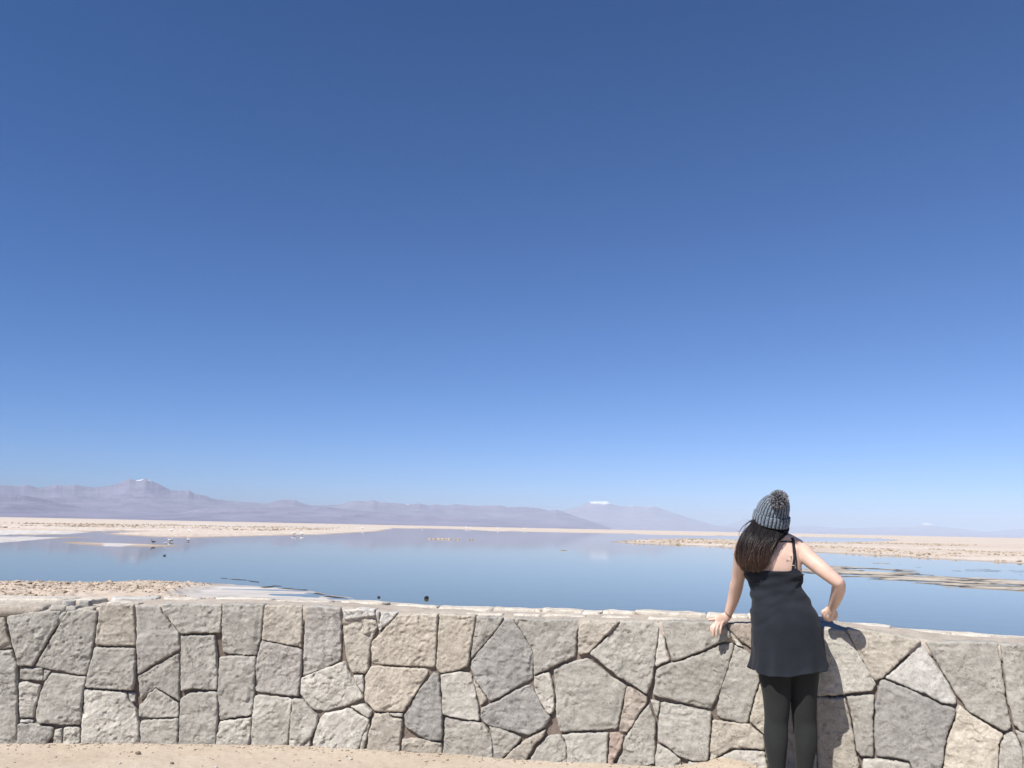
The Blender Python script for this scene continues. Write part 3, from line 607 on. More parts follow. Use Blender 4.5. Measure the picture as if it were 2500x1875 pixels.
def stone_geometry(poly, seed, inset=-.0012, relief=1.0):
    poly = np.asarray(poly, float)
    area = .5 * np.sum(poly[:, 0] * np.roll(poly[:, 1], -1) - np.roll(poly[:, 0], -1) * poly[:, 1])
    if area < 0: poly = poly[::-1]; area = -area
    size = math.sqrt(area)
    nxt = np.roll(poly, -1, 0); cr = poly[:, 0] * nxt[:, 1] - nxt[:, 0] * poly[:, 1]
    cen = np.array([np.sum((poly[:, 0] + nxt[:, 0]) * cr), np.sum((poly[:, 1] + nxt[:, 1]) * cr)]) / (6 * area)
    step = .0075 if size > .15 else .006
    B = []
    for a, b in zip(poly, nxt):
        k = max(1, int(np.hypot(*(b - a)) / step))
        B += [a + (b - a) * i / k for i in range(k)]
    B = np.array(B)
    for _ in range(2): B = (np.roll(B, 1, 0) + 2 * B + np.roll(B, -1, 0)) / 4     # slightly worn corners
    tg = np.roll(B, -1, 0) - np.roll(B, 1, 0); tg /= np.linalg.norm(tg, axis=1)[:, None] + 1e-9
    nin = np.stack([-tg[:, 1], tg[:, 0]], 1)
    p3 = np.concatenate([B, np.full((len(B), 1), seed * 3.7)], 1)
    jit = .0046 * fbm(p3 * 22, 3, seed) + .0042 * fbm(p3 * 70, 3, seed + 1)
    jit += .010 * np.clip(fbm(p3 * 11, 2, seed + 2) - .35, 0, 1)
    B = B + nin * (inset + np.minimum(jit * 1.1, size * .05))[:, None]
    nb = len(B)
    hs = .0066 if size > .2 else .0058
    lo, hi = B.min(0), B.max(0)
    gx, gy = np.meshgrid(np.arange(lo[0], hi[0], hs), np.arange(lo[1], hi[1], hs * .866))
    gx = gx + (np.arange(gx.shape[0])[:, None] % 2) * hs * .5
    rs = np.random.default_rng(seed)
    G = np.stack([gx.ravel(), gy.ravel()], 1) + rs.uniform(-.22, .22, (gx.size, 2)) * hs
    G = G[poly_sd(G, B) > .0105]
    inner = [B + nin * o for o in (.0025, .0065)]
    inner = [q[(poly_sd(q, B) > o * .85)] for q, o in zip(inner, (.0025, .0065))]
    P2 = np.concatenate([B] + inner + [G])
    rv, re_, rf, ov, oe, of = delaunay_2d_cdt([Vector(q) for q in P2], [], [list(range(nb))], 1, 1e-6)
    S = np.array([q[:] for q in rv])
    back = {}
    for k, src in enumerate(ov):
        for q in src:
            if q < nb: back[q] = k
    d = np.maximum(poly_sd(S, B), 0)
    r = min(.0065, size * .08)
    e = np.clip(d / r, 0, 1)
    p3 = np.concatenate([S, np.full((len(S), 1), seed * 1.9)], 1)
    base = rs.uniform(-.004, .009)
    tilt = rs.normal(0, .025, 2)
    out = base - .010 + .013 * (1 - (1 - e) ** 2)
    wob = .012 * fbm(p3 * 4.5, 3, seed + 5) + .0036 * fbm(p3 * 15, 3, seed + 6) + .0030 * fbm(p3 * 46, 3, seed + 7)
    lay = p3 * np.array([9, 24, 1]) if rs.random() < .5 else np.stack([p3[:, 0] * 13 + p3[:, 1] * 13, p3[:, 1] * 24 - p3[:, 0] * 24, p3[:, 2]], 1)
    wob += .0042 * (1 - 2 * np.abs(fbm(lay, 3, seed + 8)))
    wob -= .012 * np.clip(vnoise(p3 * 26, seed + 9) - .5, 0, 1)
    # chisel facets: small planes with their own tilt, broken along sharp creases
    ns = max(6, int(area / .0011)); sd_ = rs.uniform(lo, hi, (ns, 2)); ft = rs.normal(0, .13, (ns, 2)); fo = rs.normal(0, .0012, ns)
    Sw = S + .012 * np.stack([vnoise(p3 * 30, seed + 20), vnoise(p3 * 30, seed + 21)], 1)
    Sk = Sw * np.array([1.0, 1.35]) ; near_ = np.argmin(((Sk[:, None, :] - (sd_ * np.array([1.0, 1.35]))[None]) ** 2).sum(2), 1)
    facet = np.clip(((S - sd_[near_]) * ft[near_]).sum(1), -.006, .006) + fo[near_]
    wob += facet * sstep(-.25, .25, fbm(p3 * 5, 2, seed + 30))
    # spalled edges: shallow flakes broken off along the rim
    wob -= .011 * sstep(.22, .36, fbm(p3 * 10, 2, seed + 12)) * (1 - sstep(.012, .05, d))
    relief = .62 if cen[0] > 1.3 else .85
    out += relief * wob * np.clip(.3 + e, 0, 1) + ((S - cen) @ tilt)
    bidx = np.array([back[i] for i in range(nb)])
    x = np.concatenate([wall_pos(S[:, 0], S[:, 1], out), wall_pos(B[:, 0], B[:, 1], np.full(nb, -.10))])
    n0 = len(S)
    faces = [tuple(f) for f in rf]
    faces += [(int(bidx[i]), n0 + i, n0 + (i + 1) % nb, int(bidx[(i + 1) % nb])) for i in range(nb)]
    return x, faces, cen

def add_mesh_part(name, V, faces, mat, parent, smooth=True, label=None, kind=None, center=None):
    V = np.asarray(V); c = V.mean(0) if center is None else np.asarray(center)
    o = obj(name, mesh_from(name, V - c, faces, [mat], smooth), parent)
    pw = np.array(parent.location) if parent is not None else np.zeros(3)
    o.location = tuple(c - pw)
    if label: o["label"] = label
    if kind: o["kind"] = kind
    return o

SPECIAL = {}
for i, ln in enumerate(STONES):
    cls, pts = ln[0], [tuple(map(float, q.split(','))) for q in ln[2:].split()]
    V, F, cen = stone_geometry(pts, 100 + i * 7)
    o = add_mesh_part("stone", V, F, STONE[cls], wall_root)
    if cls == 'w' and V[:, 0].ptp() > .4 if hasattr(V, 'ptp') else (cls == 'w' and np.ptp(V[:, 0]) > .4):
        o["label"] = "nearly white triangular stone pitted with dark holes"
    if cls == 'B':
        o["label"] = "small reddish brown stone low in the wall"

def core_shell(name, s0, s1, outf, outb, z0, ztop, mat, nz=8, ds=.02, nt=14, seed=1, amp=.006):
    """closed band along the wall: front face, top, back face"""
    ss = np.arange(s0, s1 + 1e-6, ds)
    prof = [(outf, z) for z in np.linspace(0, 1, nz)] + [(outf + (outb - outf) * k, 1) for k in np.linspace(0, 1, nt)[1:]] + [(outb, z) for z in np.linspace(1, 0, 4)[1:]]
    rows = []
    for k, (o_, zz) in enumerate(prof):
        zt = ztop(ss, o_)
        z = z0 + (zt - z0) * zz
        q = np.stack([ss * 9, np.full_like(ss, o_ * 9), z * 9], 1)
        nz_ = fbm(q, 4, seed) * amp
        rows.append(wall_pos(ss, z + (nz_ if zz == 1 else 0), np.full_like(ss, o_) + (nz_ if zz < 1 else 0)))
    V = np.stack(rows, 1)
    n0, n1 = V.shape[:2]
    F = list(map(tuple, grid_faces(n0, n1)))
    F += [tuple(range(n1))[::-1], tuple((n0 - 1) * n1 + np.arange(n1))]
    F += [(i * n1, i * n1 + n1 - 1, (i + 1) * n1 + n1 - 1, (i + 1) * n1) for i in range(n0 - 1)]
    return V.reshape(-1, 3), F

CAP_S = [-5, -3.3, -3.1, -2.85, -2.6, -2.1, -1.8, -1.2, -.9, -.6, -.2, .2, .7, 1.1, 1.6, 2.0, 2.27, 2.6, 3.0, 5]
CAP_Z = [.84, .835, .838, .85, .878, .886, .893, .89, .88, .87, .862, .866, .874, .884, .898, .897, .886, .862, .868, .87]
def cap_top(s, o_):
    z = np.interp(s, CAP_S, CAP_Z)
    back = np.clip(-o_ / .45, 0, 1)
    # a little crown, dipping again to the back
    return z - .006 * (o_ > -.02) + .010 * np.sin(back * 2.6) + .007 * fbm(np.stack([s * 5, s * 0 + o_ * 7, s * 0], 1), 3, 88)
V, F = core_shell("core", -5, 5, -.022, -.46, -.12, lambda s, o_: np.interp(s, CAP_S, CAP_Z) - .05, MORTAR_DARK)
add_mesh_part("wall_core", V, F, MORTAR_DARK, wall_root)
V, F = core_shell("cap", -5, 5, -.012, -.47, .78, cap_top, MORTAR_TOP, nz=4, ds=.012, nt=40, seed=4, amp=.007)
add_mesh_part("mortar_cap", V, F, MORTAR_TOP, wall_root)

def slab(s0, s1, o0, o1, z0, z1, seed, mat, name="coping_stone", rot=0.0, label=None):
    """a rough flat stone bedded on the wall top: a rounded box with chipped edges"""
    rs = np.random.default_rng(seed)
    n, m, k = max(8, int((s1 - s0) / .015)), 12, 7
    u = np.linspace(0, 2 * np.pi, 64, endpoint=False)
    V = []
    cs, co = (s0 + s1) / 2, (o0 + o1) / 2
    hs, ho = (s1 - s0) / 2, (o1 - o0) / 2
    lev = [(0, 1.0), (.55, 1.01), (.85, .985), (1, .95), (1.0, .8), (1.0, .55), (1.0, .28)]
    for (zt, sc) in lev:
        c_, s_ = np.cos(u), np.sin(u)
        ex = 2 / 7.
        a = np.sign(c_) * np.abs(c_) ** ex * hs * sc; b = np.sign(s_) * np.abs(s_) ** ex * ho * sc
        q = np.stack([a * 14 + seed, b * 14, np.full_like(a, zt)], 1)
        w = 1 + .24 * fbm(q, 4, seed, .6) * min(1, .06 / hs + .4)
        a2, b2 = a * w, b * w
        a2, b2 = a2 * math.cos(rot) - b2 * math.sin(rot), a2 * math.sin(rot) + b2 * math.cos(rot)
        z = z0 + (z1 - z0) * zt + .0065 * fbm(np.stack([a2 * 18, b2 * 18, a2 * 0 + seed], 1), 3, seed + 2) * (zt > .5)
        V.append(wall_pos(cs + a2, z, co + b2))
    V = np.array(V); nl = len(lev)
    top = wall_pos(np.array([cs]), np.array([z1 + .002]), np.array([co]))
    bot = wall_pos(np.array([cs]), np.array([z0]), np.array([co]))
    F = [(i * 64 + j, (i + 1) * 64 + j, (i + 1) * 64 + (j + 1) % 64, i * 64 + (j + 1) % 64) for i in range(nl - 1) for j in range(64)]
    c = nl * 64
    F += [((nl - 1) * 64 + j, c, (nl - 1) * 64 + (j + 1) % 64) for j in range(64)] + [(j, (j + 1) % 64, c + 1) for j in range(64)]
    Vv = np.concatenate([V.reshape(-1, 3), top, bot])
    return add_mesh_part(name, Vv, F, mat, wall_root, label=label)

# flat pale stones set along the far edge of the top (start, end along the wall)
edge = -3.0
ends = [(-.53, -.155), (-.16, .175), (.17, .455), (.45, .585), (.58, .80), (.805, 1.25), (1.255, 1.51), (1.51, 1.79), (1.78, 2.03), (2.03, 2.33), (2.32, 2.66), (2.65, 2.86), (2.85, 3.3),
        (-.86, -.55), (-1.22, -.9), (-1.66, -1.28), (-2.1, -1.72)]
for i, (a, b) in enumerate(ends):
    z = float(np.interp((a + b) / 2, CAP_S, CAP_Z))
    hi = .024 if i < 9 else .009
    if i >= 13: hi = .012
    slab(a, b, -.455, -.27 - .03 * ((i * 5) % 3), z - .03, z + hi + .004 * ((i * 7) % 3), 300 + i, STONE_COPING)
for i, (a, b, o0, o1) in enumerate([(.02, .2, -.2, -.1), (.22, .5, -.24, -.13), (-.3, -.05, -.18, -.07), (.6, .8, -.22, -.12), (.9, 1.15, -.2, -.1)]):
    z = float(np.interp((a + b) / 2, CAP_S, CAP_Z)); slab(a, b, o0, o1, z - .02, z + .013, 340 + i, STONE_COPING)
# broken ledge and rubble at the ruined end of the top
slab(-3.75, -3.12, -.20, .004, .80, .866, 401, STONE['T'], label="long cream ledge stone at the broken end")
slab(-3.7, -3.0, -.44, -.20, .82, .898, 402, STONE_COPING)
for i, (a, b, o0, o1, z0, z1, c) in enumerate([(-3.08, -2.98, -.09, .0, .83, .868, 'g'), (-2.99, -2.9, -.075, .0, .83, .866, 'g'), (-3.04, -2.97, -.17, -.09, .84, .895, 'w'),
        (-2.93, -2.86, -.16, -.08, .84, .893, 'g'), (-2.86, -2.78, -.09, -.0, .83, .864, 't'), (-2.76, -2.60, -.24, -.08, .85, .888, 'T'), (-2.68, -2.6, -.10, -.02, .84, .885, 'w'),
        (-3.1, -2.85, -.42, -.24, .83, .893, 'T'), (-2.8, -2.5, -.44, -.26, .85, .902, 'w'), (-2.46, -2.2, -.44, -.28, .86, .903, 'T'), (-2.58, -2.5, -.08, -.02, .86, .893, 't')]):
    slab(a, b, o0, o1, z0, z1, 420 + i, STONE[c] if c != 'T' else STONE_COPING, name="rubble_stone", rot=.3 * math.sin(i * 2.1))
# the courses that run on beyond both sides of the view
Vs, Fs = [], []
off = 0
for side in (-1, 1):
    s_a = -4.95 if side < 0 else 3.06
    for ci in range(5):
        sa = s_a + ci * .37 + .02; sb = sa + .345
        for (z0, z1) in ((-.05, .30 + .06 * math.sin(ci * 2.2)), (.31 + .06 * math.sin(ci * 2.2), .60 + .05 * math.cos(ci * 3)), (.61 + .05 * math.cos(ci * 3), .86)):
            if sb > 4.95 or (side < 0 and sb > -3.44): continue
            j = lambda k: .03 * math.sin(k * 12.9 + ci * 4.1 + z0 * 9)
            V, F, _ = stone_geometry([(sa, z0), (sb, z0), (sb + j(1), z1), (sa + j(2), z1)], 900 + ci * 11 + int(z0 * 40) + side)
            Vs.append(V); Fs += [tuple(x + off for x in f) for f in F]; off += len(V)
add_mesh_part("stone_courses", np.concatenate(Vs), Fs, STONE['g'], wall_root, kind="stuff")

# ------------------------------------------------------------------ clods, gravel, pebbles
ICO_V, ICO_F = None, None
def ico():
    bm = bmesh.new(); bmesh.ops.create_icosphere(bm, subdivisions=1, radius=1)
    v = np.array([x.co[:] for x in bm.verts]); f = np.array([[q.index for q in p.verts] for p in bm.faces]); bm.free(); return v, f
def ico2():
    bm = bmesh.new(); bmesh.ops.create_icosphere(bm, subdivisions=2, radius=1)
    v = np.array([x.co[:] for x in bm.verts]); f = np.array([[q.index for q in p.verts] for p in bm.faces]); bm.free(); return v, f
ICO_V, ICO_F = ico(); ICO2_V, ICO2_F = ico2()
def scatter(name, pts, sizes, mat, seed, flat=.6):
    rs = np.random.default_rng(seed); n = len(pts); k = len(ICO_V)
    ang = rs.uniform(0, 6.28, n); sx = sizes * rs.uniform(.7, 1.4, n); sy = sizes * rs.uniform(.7, 1.3, n); sz = sizes * flat * rs.uniform(.6, 1.3, n)
    base = ICO_V[None] * (1 + .28 * rs.uniform(-1, 1, (n, k, 1)))
    x = base[..., 0] * sx[:, None]; y = base[..., 1] * sy[:, None]; z = base[..., 2] * sz[:, None]
    c, s = np.cos(ang)[:, None], np.sin(ang)[:, None]
    V = np.stack([x * c - y * s, x * s + y * c, z], -1) + pts[:, None, :]
    F = (ICO_F[None] + (np.arange(n) * k)[:, None, None]).reshape(-1, 3)
    me = mesh_from(name, V.reshape(-1, 3), F, [mat], False)
    o = obj(name, me); tag(o, kind="stuff"); return o
def h_at(P):
    h, i = ground_height(np.asarray(P, float)); return h, i
def clod_mat():
    a = Mat("salt_crust_clods", .95, .1); v = a.coord(); g = a.n("ShaderNodeNewGeometry")
    n2 = a.noise(v, 30, 4, .7)
    col = a.mix(a.ramp(g.outputs["Random Per Island"], [(0, 0), (.10, .2), (.25, .7), (1, 1)]), (.24, .19, .14), (.49, .405, .31))
    a.color(a.mix(.7, col, a.ramp(n2, [(.3, .75), (.7, 1.15)]), 'MULTIPLY')); return a.m
CLOD = clod_mat()
def sample(n, xr, yr, seed):
    rs = np.random.default_rng(seed); return np.stack([rs.uniform(*xr, n), rs.uniform(*yr, n)], 1)
P = sample(26000, (-42, -3), (24, 44), 3); h, inf = h_at(P)
ok = (inf['near'] > .9) & (inf['salt0'] < .25) & (fbm(np.c_[P * .5, P[:, 0] * 0], 2, 9) > -.25)
P, h = P[ok], h[ok]; sz = np.random.default_rng(4).gamma(1.5, .016, len(P)) + .012
scatter("crust_clods", np.c_[P, h + sz * .2], np.clip(sz, 0, .15), CLOD, 5)
P = sample(42000, (8, 190), (52, 290), 6); h, inf = h_at(P)
ok = (inf['far'] > 1.6) & (inf['far'] < 42) & (P[:, 0] / P[:, 1] > .08) & (P[:, 0] / P[:, 1] < .75) & (fbm(np.c_[P * .12, P[:, 0] * 0], 3, 19) > -.12 + np.abs(inf['far'] - 12) * .012)
P, h = P[ok], h[ok]; sz = np.random.default_rng(7).gamma(1.8, .055, len(P)) + .04
scatter("spit_rubble", np.c_[P, h + sz * .2], np.clip(sz, 0, .26), CLOD, 8, .75)
P = sample(9000, (-210, -20), (180, 560), 16); h, inf = h_at(P)
ok = (inf['far'] > 22) & (fbm(np.c_[P * .03, P[:, 0] * 0], 3, 29) > .08)
P, h = P[ok], h[ok]; sz = np.random.default_rng(17).gamma(2.4, .1, len(P)) + .06
scatter("far_shore_rubble", np.c_[P, h + sz * .1], np.clip(sz, 0, .6), CLOD, 18, .6)
# gravel on the path in front of the wall
GRAV = mortar_mat("path_gravel", (0.328, 0.257, 0.195), (0.515, 0.437, 0.351))
rs = np.random.default_rng(12)
X = rs.uniform(-3.9, 3.2, 2100); g = np.concatenate([np.abs(rs.normal(0, .55, 1100)) + .03, np.abs(rs.normal(0, .05, 1000)) + .010])
P = np.stack([X, wall_y(X) - g], 1); h, inf = h_at(P); sz = rs.gamma(1.4, .0018, len(P)) + .0015
scatter("gravel", np.c_[P, h + sz * .3], np.clip(sz, 0, .013), GRAV, 13)

def rock(name, c, size, seed, mat, label, cat, group=None, squash=(1, .8, .6)):
    V = ICO2_V * np.array(squash) * size
    V = V * (1 + .30 * fbm(ICO2_V * 1.3 + seed, 3, seed) + .08 * fbm(ICO2_V * 5 + seed, 2, seed + 1))[:, None]
    o = obj(name, mesh_from(name, V, ICO2_F, [mat], False)); o.location = c
    tag(o, label, cat, group); return o
DARKROCK = mortar_mat("dark_wet_rock", (.014, .013, .013), (.03, .028, .027))
BROWNPEB = mortar_mat("brown_pebble", (.12, .09, .075), (.2, .16, .13))
PALEPEB = mortar_mat("pale_pebble", (0.429, 0.382, 0.328), (0.546, 0.507, 0.452))
rock("rock", (-5.1, 33.8, ZW + .02), .066, 3, DARKROCK, "smaller of two dark rocks poking out of the lake beyond the wall", "rock", "dark rocks in the lake")
rock("rock", (-3.2, 33.7, ZW + .04), .098, 5, DARKROCK, "larger of two dark rocks poking out of the lake beyond the wall", "rock", "dark rocks in the lake", (1, .8, .7))
for (x, y, s, sd, m, lab) in PEBBLES:
    z = float(h_at([[x, y]])[0][0])
    rock("pebble", (x, y, z + s * .4), s, sd, m == 'd' and BROWNPEB or PALEPEB, lab, "pebble", "pebbles on the sandy path")
def islet(name, cx, cy, n, spread, label, seed):
    rs = np.random.default_rng(seed); Vs, Fs = [], []
    for i in range(n):
        c = np.array([cx + rs.uniform(-1, 1) * spread, cy + rs.uniform(-1, 1) * spread * .35, ZW + .02])
        s = rs.uniform(.12, .30)
        Vs.append(ICO2_V * np.array([s * 1.3, s, s * .7]) * (1 + .3 * fbm(ICO2_V * 1.4 + i * 7, 3, seed + i))[:, None] + c); Fs.append(ICO2_F + i * len(ICO2_V))
    V = np.concatenate(Vs); c = V.mean(0); o = obj(name, mesh_from(name, V - c, np.concatenate(Fs), [CLOD], False)); o.location = tuple(c)
    tag(o, label, "islet", "rocky islets far out on the lake")
islet("rocky_islet", -14.9, 183, 22, 2.2, "longest low row of tan rocks out in the middle of the lake", 61)
islet("rocky_islet", -11.2, 183, 6, .8, "short clump of tan rocks just off the long rock row in the lake", 62)
islet("rocky_islet", -8.4, 181, 4, .5, "tiny tan rock clump farthest from the long rock row in the lake", 63)

# ------------------------------------------------------------------ the person at the wall
def crom(pts, n):
    """Catmull-Rom through rows of pts, n samples"""
    p = np.asarray(pts, float); k = len(p)
    q = np.concatenate([[2 * p[0] - p[1]], p, [2 * p[-1] - p[-2]]])
    t = np.linspace(0, k - 1 - 1e-9, n); i = t.astype(int); f = (t - i)[:, None]
    a, b, c, d = q[i], q[i + 1], q[i + 2], q[i + 3]
    return .5 * (2 * b + (c - a) * f + (2 * a - 5 * b + 4 * c - d) * f ** 2 + (3 * b - a - 3 * c + d) * f ** 3)

class Build:
    def __init__(self): self.V, self.F, self.n = [], [], 0
    def rings(self, R_, cap=True):
        R_ = np.asarray(R_); m, k = R_.shape[:2]
        self.V.append(R_.reshape(-1, 3)); self.F += [tuple(x + self.n for x in f) for f in grid_faces(m, k, wrap_v=True).tolist()]
        n0 = self.n; self.n += m * k
        if cap:
            self.V.append(np.stack([R_[0].mean(0), R_[-1].mean(0)]))
            a, b = self.n, self.n + 1; self.n += 2
            self.F += [(n0 + j, n0 + (j + 1) % k, a) for j in range(k)]
            o = n0 + (m - 1) * k
            self.F += [(o + (j + 1) % k, o + j, b) for j in range(k)]
    def tube(self, ctrl, n=24, k=20, ref=(0, 1, 0), cap=True):
        """ctrl rows: x, y, z, half width across, half width along ref"""
        c = crom(ctrl, n); p = c[:, :3]; a, b = c[:, 3], c[:, 4]
        t = np.gradient(p, axis=0); t /= np.linalg.norm(t, axis=1)[:, None]
        r_ = np.asarray(ref, float); v = r_ - (t @ r_)[:, None] * t; v /= np.linalg.norm(v, axis=1)[:, None]
        u = np.cross(v, t)
        th = np.linspace(0, 2 * np.pi, k, endpoint=False)
        # round the ends
        R_ = [p[i] + np.cos(th)[:, None] * u[i] * a[i] + np.sin(th)[:, None] * v[i] * b[i] for i in range(n)]
        e0 = [p[0] - t[0] * min(a[0], b[0]) * s + np.cos(th)[:, None] * u[0] * a[0] * q + np.sin(th)[:, None] * v[0] * b[0] * q for s, q in ((.92, .38), (.7, .71), (.38, .92))]
        e1 = [p[-1] + t[-1] * min(a[-1], b[-1]) * s + np.cos(th)[:, None] * u[-1] * a[-1] * q + np.sin(th)[:, None] * v[-1] * b[-1] * q for s, q in ((.38, .92), (.7, .71), (.92, .38))]
        self.rings(e0 + R_ + e1)
    def levels(self, rows, n=50, k=40, p=2.25):
        """rows: x, y, z, half width (x), half depth behind, half depth in front — horizontal rings"""
        c = crom(rows, n); th = np.linspace(0, 2 * np.pi, k, endpoint=False)
        ct, st = np.cos(th), np.sin(th)
        sx = np.sign(ct) * np.abs(ct) ** (2 / p); sy = np.sign(st) * np.abs(st) ** (2 / p)
        R_ = [np.stack([r[0] + sx * r[3], r[1] + np.where(sy < 0, sy * r[4], sy * r[5]), np.full(k, r[2])], 1) for r in c]
        self.rings(R_)
    def mesh(self, name, mats=()):
        return mesh_from(name, np.concatenate(self.V), self.F, mats)

def T3(p, *r): return (*p, *r)

B = Build()
# trunk: neck, shoulders, waist, hips
torso = [T3((1.5881, 4.945, 1.4281), .050, .055, .05), T3((1.571, 4.94, 1.3994), .100, .062, .06), T3((1.548, 4.935, 1.3649), .150, .075, .075), T3((1.5393, 4.93, 1.3224), .163, .088, .095),
         T3((1.5422, 4.93, 1.2717), .163, .094, .115), T3((1.5447, 4.93, 1.2268), .160, .092, .125), T3((1.5488, 4.93, 1.1764), .148, .088, .115), T3((1.5549, 4.925, 1.1322), .143, .086, .105),
         T3((1.5735, 4.92, 1.0719), .157, .095, .10), T3((1.5866, 4.915, 1.0063), .174, .112, .10), T3((1.5992, 4.915, 0.9297), .186, .122, .10), T3((1.6083, 4.92, 0.8527), .188, .122, .10),
         T3((1.6126, 4.925, 0.7705), .180, .108, .095), T3((1.6132, 4.93, 0.7102), .150, .075, .075)]
B.levels(torso, 70, 48)
B.tube([T3((1.5701, 4.955, 1.4879), .050, .052), T3((1.5828, 4.945, 1.4423), .051, .054), T3((1.5751, 4.935, 1.3967), .066, .060), T3((1.5604, 4.93, 1.3511), .09, .06)], 14, 20)
# shoulder blade and elbow tip
B.tube([T3((1.6043, 4.872, 1.3367), .030, .016), T3((1.6223, 4.862, 1.2984), .036, .018), T3((1.615, 4.862, 1.2538), .028, .014)], 10, 16)
B.tube([T3((1.3647, 5.083, 1.1586), .013, .012), T3((1.3716, 5.088, 1.1446), .015, .013)], 6, 12)
B.tube([T3((1.8802, 4.792, 1.1835), .016, .016), T3((1.891, 4.795, 1.1754), .014, .014)], 6, 12)
# trapezius slopes
B.tube([T3((1.5939, 4.935, 1.4369), .030, .035), T3((1.6434, 4.93, 1.4095), .036, .042), T3((1.6855, 4.93, 1.3763), .046, .05)], 12, 16)
B.tube([T3((1.5589, 4.935, 1.4305), .030, .035), T3((1.4695, 4.93, 1.3975), .036, .042), T3((1.3902, 4.92, 1.3535), .046, .05)], 12, 16)
# right arm: out to the side, forearm hanging forward from the elbow
B.tube([T3((1.6644, 4.93, 1.3532), .050, .052), T3((1.7043, 4.925, 1.3542), .052, .055), T3((1.7407, 4.89, 1.3082), .049, .050), T3((1.7903, 4.845, 1.2554), .045, .046), T3((1.8377, 4.812, 1.2087), .039, .040), T3((1.8655, 4.8, 1.1843), .036, .038)], 30, 22)
B.tube([T3((1.8613, 4.8, 1.1897), .034, .036), T3((1.875, 4.812, 1.1685), .037, .039), T3((1.8841, 4.855, 1.1219), .037, .037), T3((1.8879, 4.915, 1.0676), .031, .031), T3((1.8874, 4.96, 1.0275), .025, .024), T3((1.8842, 4.98, 1.0032), .024, .024)], 26, 20)
# left arm: straight down to the hand on the wall
B.tube([T3((1.393, 4.92, 1.3479), .050, .052), T3((1.3649, 4.93, 1.3358), .047, .052), T3((1.3713, 4.995, 1.2711), .043, .047), T3((1.3799, 5.065, 1.2049), .040, .043), T3((1.3802, 5.11, 1.1532), .037, .039)], 30, 22)
B.tube([T3((1.3802, 5.1, 1.1654), .036, .038), T3((1.3803, 5.13, 1.1316), .040, .038), T3((1.379, 5.18, 1.0696), .037, .036), T3((1.3668, 5.225, 0.9953), .030, .028), T3((1.3546, 5.245, 0.9509), .025, .022), T3((1.3445, 5.25, 0.9308), .027, .020)], 26, 20)
# left hand over the edge
hl = lambda pts, n=16, k=12: B.tube(pts, n, k)
B.tube([T3((1.3546, 5.245, 0.9491), .024, .019), T3((1.331, 5.245, 0.927), .032, .017), T3((1.3071, 5.235, 0.9158), .037, .016), T3((1.2855, 5.222, 0.9052), .037, .014)], 16, 18)
hl([T3((1.3126, 5.24, 0.9195), .010, .010), T3((1.269, 5.217, 0.899), .0098, .0098), T3((1.2431, 5.206, 0.8794), .0085, .0085), T3((1.2413, 5.205, 0.8597), .0078, .0078), T3((1.2453, 5.208, 0.8456), .0066, .0066)])
hl([T3((1.3174, 5.24, 0.9179), .010, .010), T3((1.2753, 5.213, 0.8984), .0098, .0098), T3((1.2553, 5.2, 0.8733), .0088, .0088), T3((1.2525, 5.203, 0.8452), .0080, .0080), T3((1.2527, 5.208, 0.8249), .0066, .0066)])
hl([T3((1.3235, 5.24, 0.9168), .010, .010), T3((1.2909, 5.213, 0.8987), .0096, .0096), T3((1.2751, 5.2, 0.8737), .0086, .0086), T3((1.2728, 5.203, 0.8444), .0078, .0078), T3((1.273, 5.208, 0.8242), .0064, .0064)])
hl([T3((1.3325, 5.24, 0.9158), .010, .010), T3((1.3088, 5.217, 0.8986), .0088, .0088), T3((1.2995, 5.206, 0.8764), .0078, .0078), T3((1.2966, 5.206, 0.855), .0070, .0070), T3((1.2972, 5.21, 0.8394), .0058, .0058)])
hl([T3((1.3201, 5.25, 0.9239), .013, .013), T3((1.291, 5.255, 0.9204), .0115, .0115), T3((1.2636, 5.255, 0.9181), .0095, .0095), T3((1.2386, 5.252, 0.9162), .0072, .0072)])
# right hand: a loose fist hanging from the bent wrist, knuckles towards the hip
B.tube([T3((1.8834, 4.965, 1.023), .026, .022), T3((1.8792, 4.985, 1.0026), .036, .024), T3((1.8795, 5, 0.9844), .039, .024), T3((1.8856, 5.01, 0.9706), .034, .022)], 14, 18)
hl([T3((1.8644, 4.98, 1.0101), .013, .013), T3((1.8403, 4.975, 1.0034), .0115, .0115), T3((1.8454, 4.985, 0.9813), .0105, .0105), T3((1.8692, 5.01, 0.968), .009, .009)], 16, 12)
hl([T3((1.8669, 4.98, 1.0029), .013, .013), T3((1.8489, 4.978, 0.9888), .0115, .0115), T3((1.8558, 4.99, 0.9654), .0105, .0105), T3((1.8799, 5.015, 0.9576), .009, .009)], 16, 12)
hl([T3((1.8725, 4.98, 0.9974), .013, .013), T3((1.8665, 4.982, 0.9764), .0112, .0112), T3((1.8763, 4.995, 0.9552), .0102, .0102), T3((1.8991, 5.02, 0.9541), .0088, .0088)], 16, 12)
hl([T3((1.8811, 4.98, 0.9976), .013, .013), T3((1.8874, 4.984, 0.975), .0105, .0105), T3((1.8977, 4.998, 0.9575), .0095, .0095), T3((1.9166, 5.02, 0.9578), .0082, .0082)], 16, 12)
hl([T3((1.8981, 4.985, 1.0125), .015, .015), T3((1.9142, 4.985, 0.9983), .0135, .0135), T3((1.9199, 4.99, 0.98), .0120, .0120), T3((1.9179, 5.005, 0.9617), .0098, .0098)], 16, 12)
